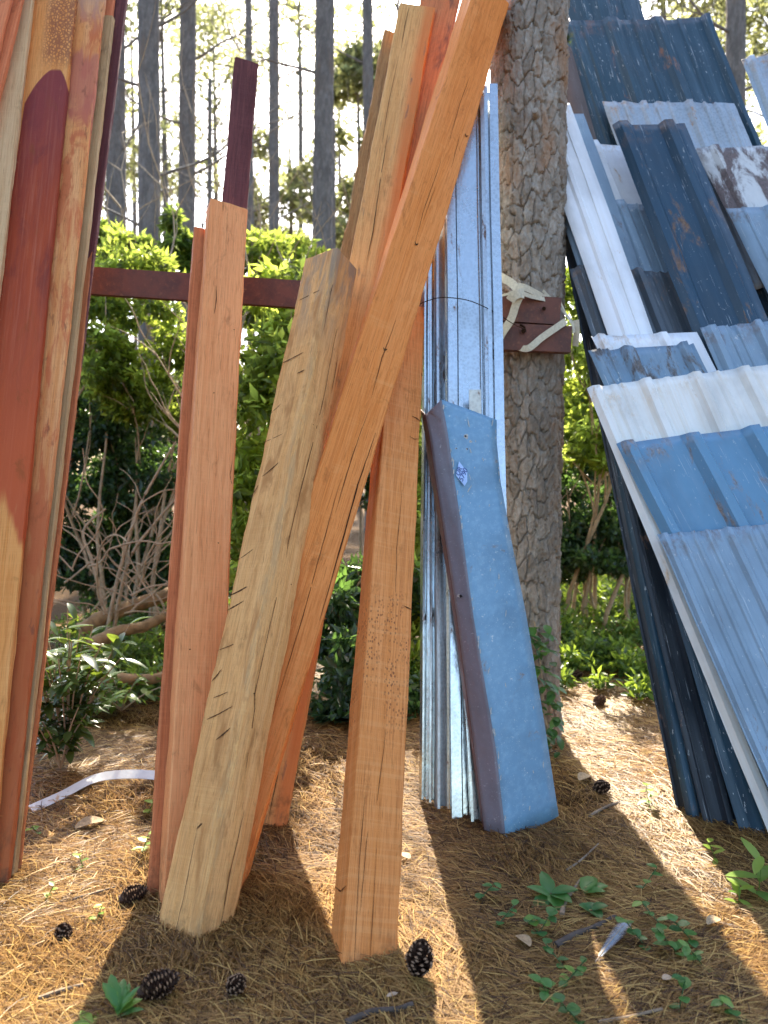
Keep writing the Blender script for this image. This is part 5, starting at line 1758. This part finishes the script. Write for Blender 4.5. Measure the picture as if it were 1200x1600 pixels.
rosette("broad-leaved green weed rosette in shade, right of the sunlit strip", 862, 1392, 6, 0.115, 0.027, 'weed', 1, 0.3, 5.8)
rosette("single-side rosette of green leaves beside the bleached stick", 912, 1385, 3, 0.10, 0.026, 'weed', 2, -2.2, 0.2)
rosette("serrated dark weed leaf cluster below the broad-leaved rosette", 925, 1415, 4, 0.055, 0.024, 'weed', 3, tl=0.0, th=0.3)
rosette("upright green rosette at the bottom left shadow edge", 182, 1582, 9, 0.085, 0.014, 'weed', 4, -1.5, 1.4, (0.4, 1.1), 0.3, 1.0, 0.3)
rosette("pale flat weed leaves at the bottom left in sun", 142, 1598, 4, 0.07, 0.014, 'seedling', 5, 0.2, 3.0, (0.05, 0.3))
names = ["round-leaved weed close to the sunlit strip's right edge", "round-leaved weed right of the pine cone in shade", "small round-leaved weed under the broad-leaved rosette", "cluster of round leaves in the lower right shade", "low round leaves left of the feather", "bright green sprig right of the feather", "sprig of paired leaves below the feather", "yellow-green sprig in the bottom right shade", "leafy sprig nearest the bottom edge right of centre", "leafy sprig on the bottom edge below the tan dead leaf", "weed sprig at the bottom right corner", "little sprig under the right sunlit band", "weed among the needles above the feather", "small weed at the bottom edge left of the corner", "trailing weed between feather and right edge", "tiny green weed right of the shaded stick"]
ws = [(745, 1400, 5), (775, 1440, 6), (825, 1432, 5), (840, 1450, 7), (885, 1505, 5), (1010, 1470, 6), (880, 1530, 7), (1060, 1480, 7), (860, 1560, 7), (905, 1585, 6), (1165, 1588, 7), (1100, 1500, 6), (1035, 1440, 6), (1060, 1575, 4), (1085, 1465, 5), (1000, 1385, 4)]
for k, (x, y, n) in enumerate(ws):
    sprig(names[k] + (""), x, y, random.uniform(0.03, 0.09), n, random.uniform(0.032, 0.046), random.uniform(0.012, 0.018), 'weed', 200 + k, 0.07, 0.1, 0.95)
names = ["sunlit seedling with white-shining leaves near the stack's left foot", "tiny bright seedling on the sunlit needles, far left centre", "bright seedling beside the pinkish beam's shaded foot", "bright leafy seedling behind the pinkish beam's foot", "tall glossy seedling at the right edge by the black sheets", "yellow-green grass seedling on the right sunlit band", "seedling under the black sheets' feet", "small bright seedling left below the dead leaf", "tiny seedlings by the half-buried cone", "seedling at the foot of the red stack"]
ss_ = [(1015, 1255, 7, .11, .06, .016), (130, 1345, 4, .05, .04, .01), (222, 1325, 6, .08, .045, .015), (232, 1262, 6, .08, .045, .013), (1185, 1395, 7, .14, .11, .022), (1155, 1405, 6, .05, .06, .012), (1120, 1340, 5, .07, .05, .012), (60, 1290, 4, .04, .04, .01), (150, 1430, 4, .04, .03, .01), (70, 1395, 4, .05, .03, .01)]
for k, (x, y, n, h, L, W) in enumerate(ss_):
    sprig(names[k], x, y, h, n, L, W, 'seedling', 300 + k, 0.03, 0.1, 1.0)

# creeper on the near trunk
root = empty("creeper", P(845, 1120, 4.2))
props(root, "green creeper climbing the foot of the pine trunk", "creeper")
r = random.Random(8)
cl = root.location.copy()
for k in range(95):
    s = r.random()
    x = 832 + 26 * s + r.uniform(-22, 22); y = 965 + 205 * s + r.uniform(-12, 12)
    leaf_obj(root, M['weed'], P(x, y, 4.14 + r.uniform(-0.03, 0.03) - 0.06 * s) - cl, r.uniform(1.8, 4.5), r.uniform(-0.6, 0.4), r.uniform(0.045, 0.085), r.uniform(0.014, 0.026), r.uniform(0.0, 0.7), 0.2, 0.3)
pts = smooth_path([P(*q_) - cl for q_ in [(862, 1175, 4.12), (850, 1100, 4.14), (845, 1040, 4.16), (835, 970, 4.18)]], 5)
link("stem", tube(pts, [0.004] * len(pts), 6), M['twig'], root)
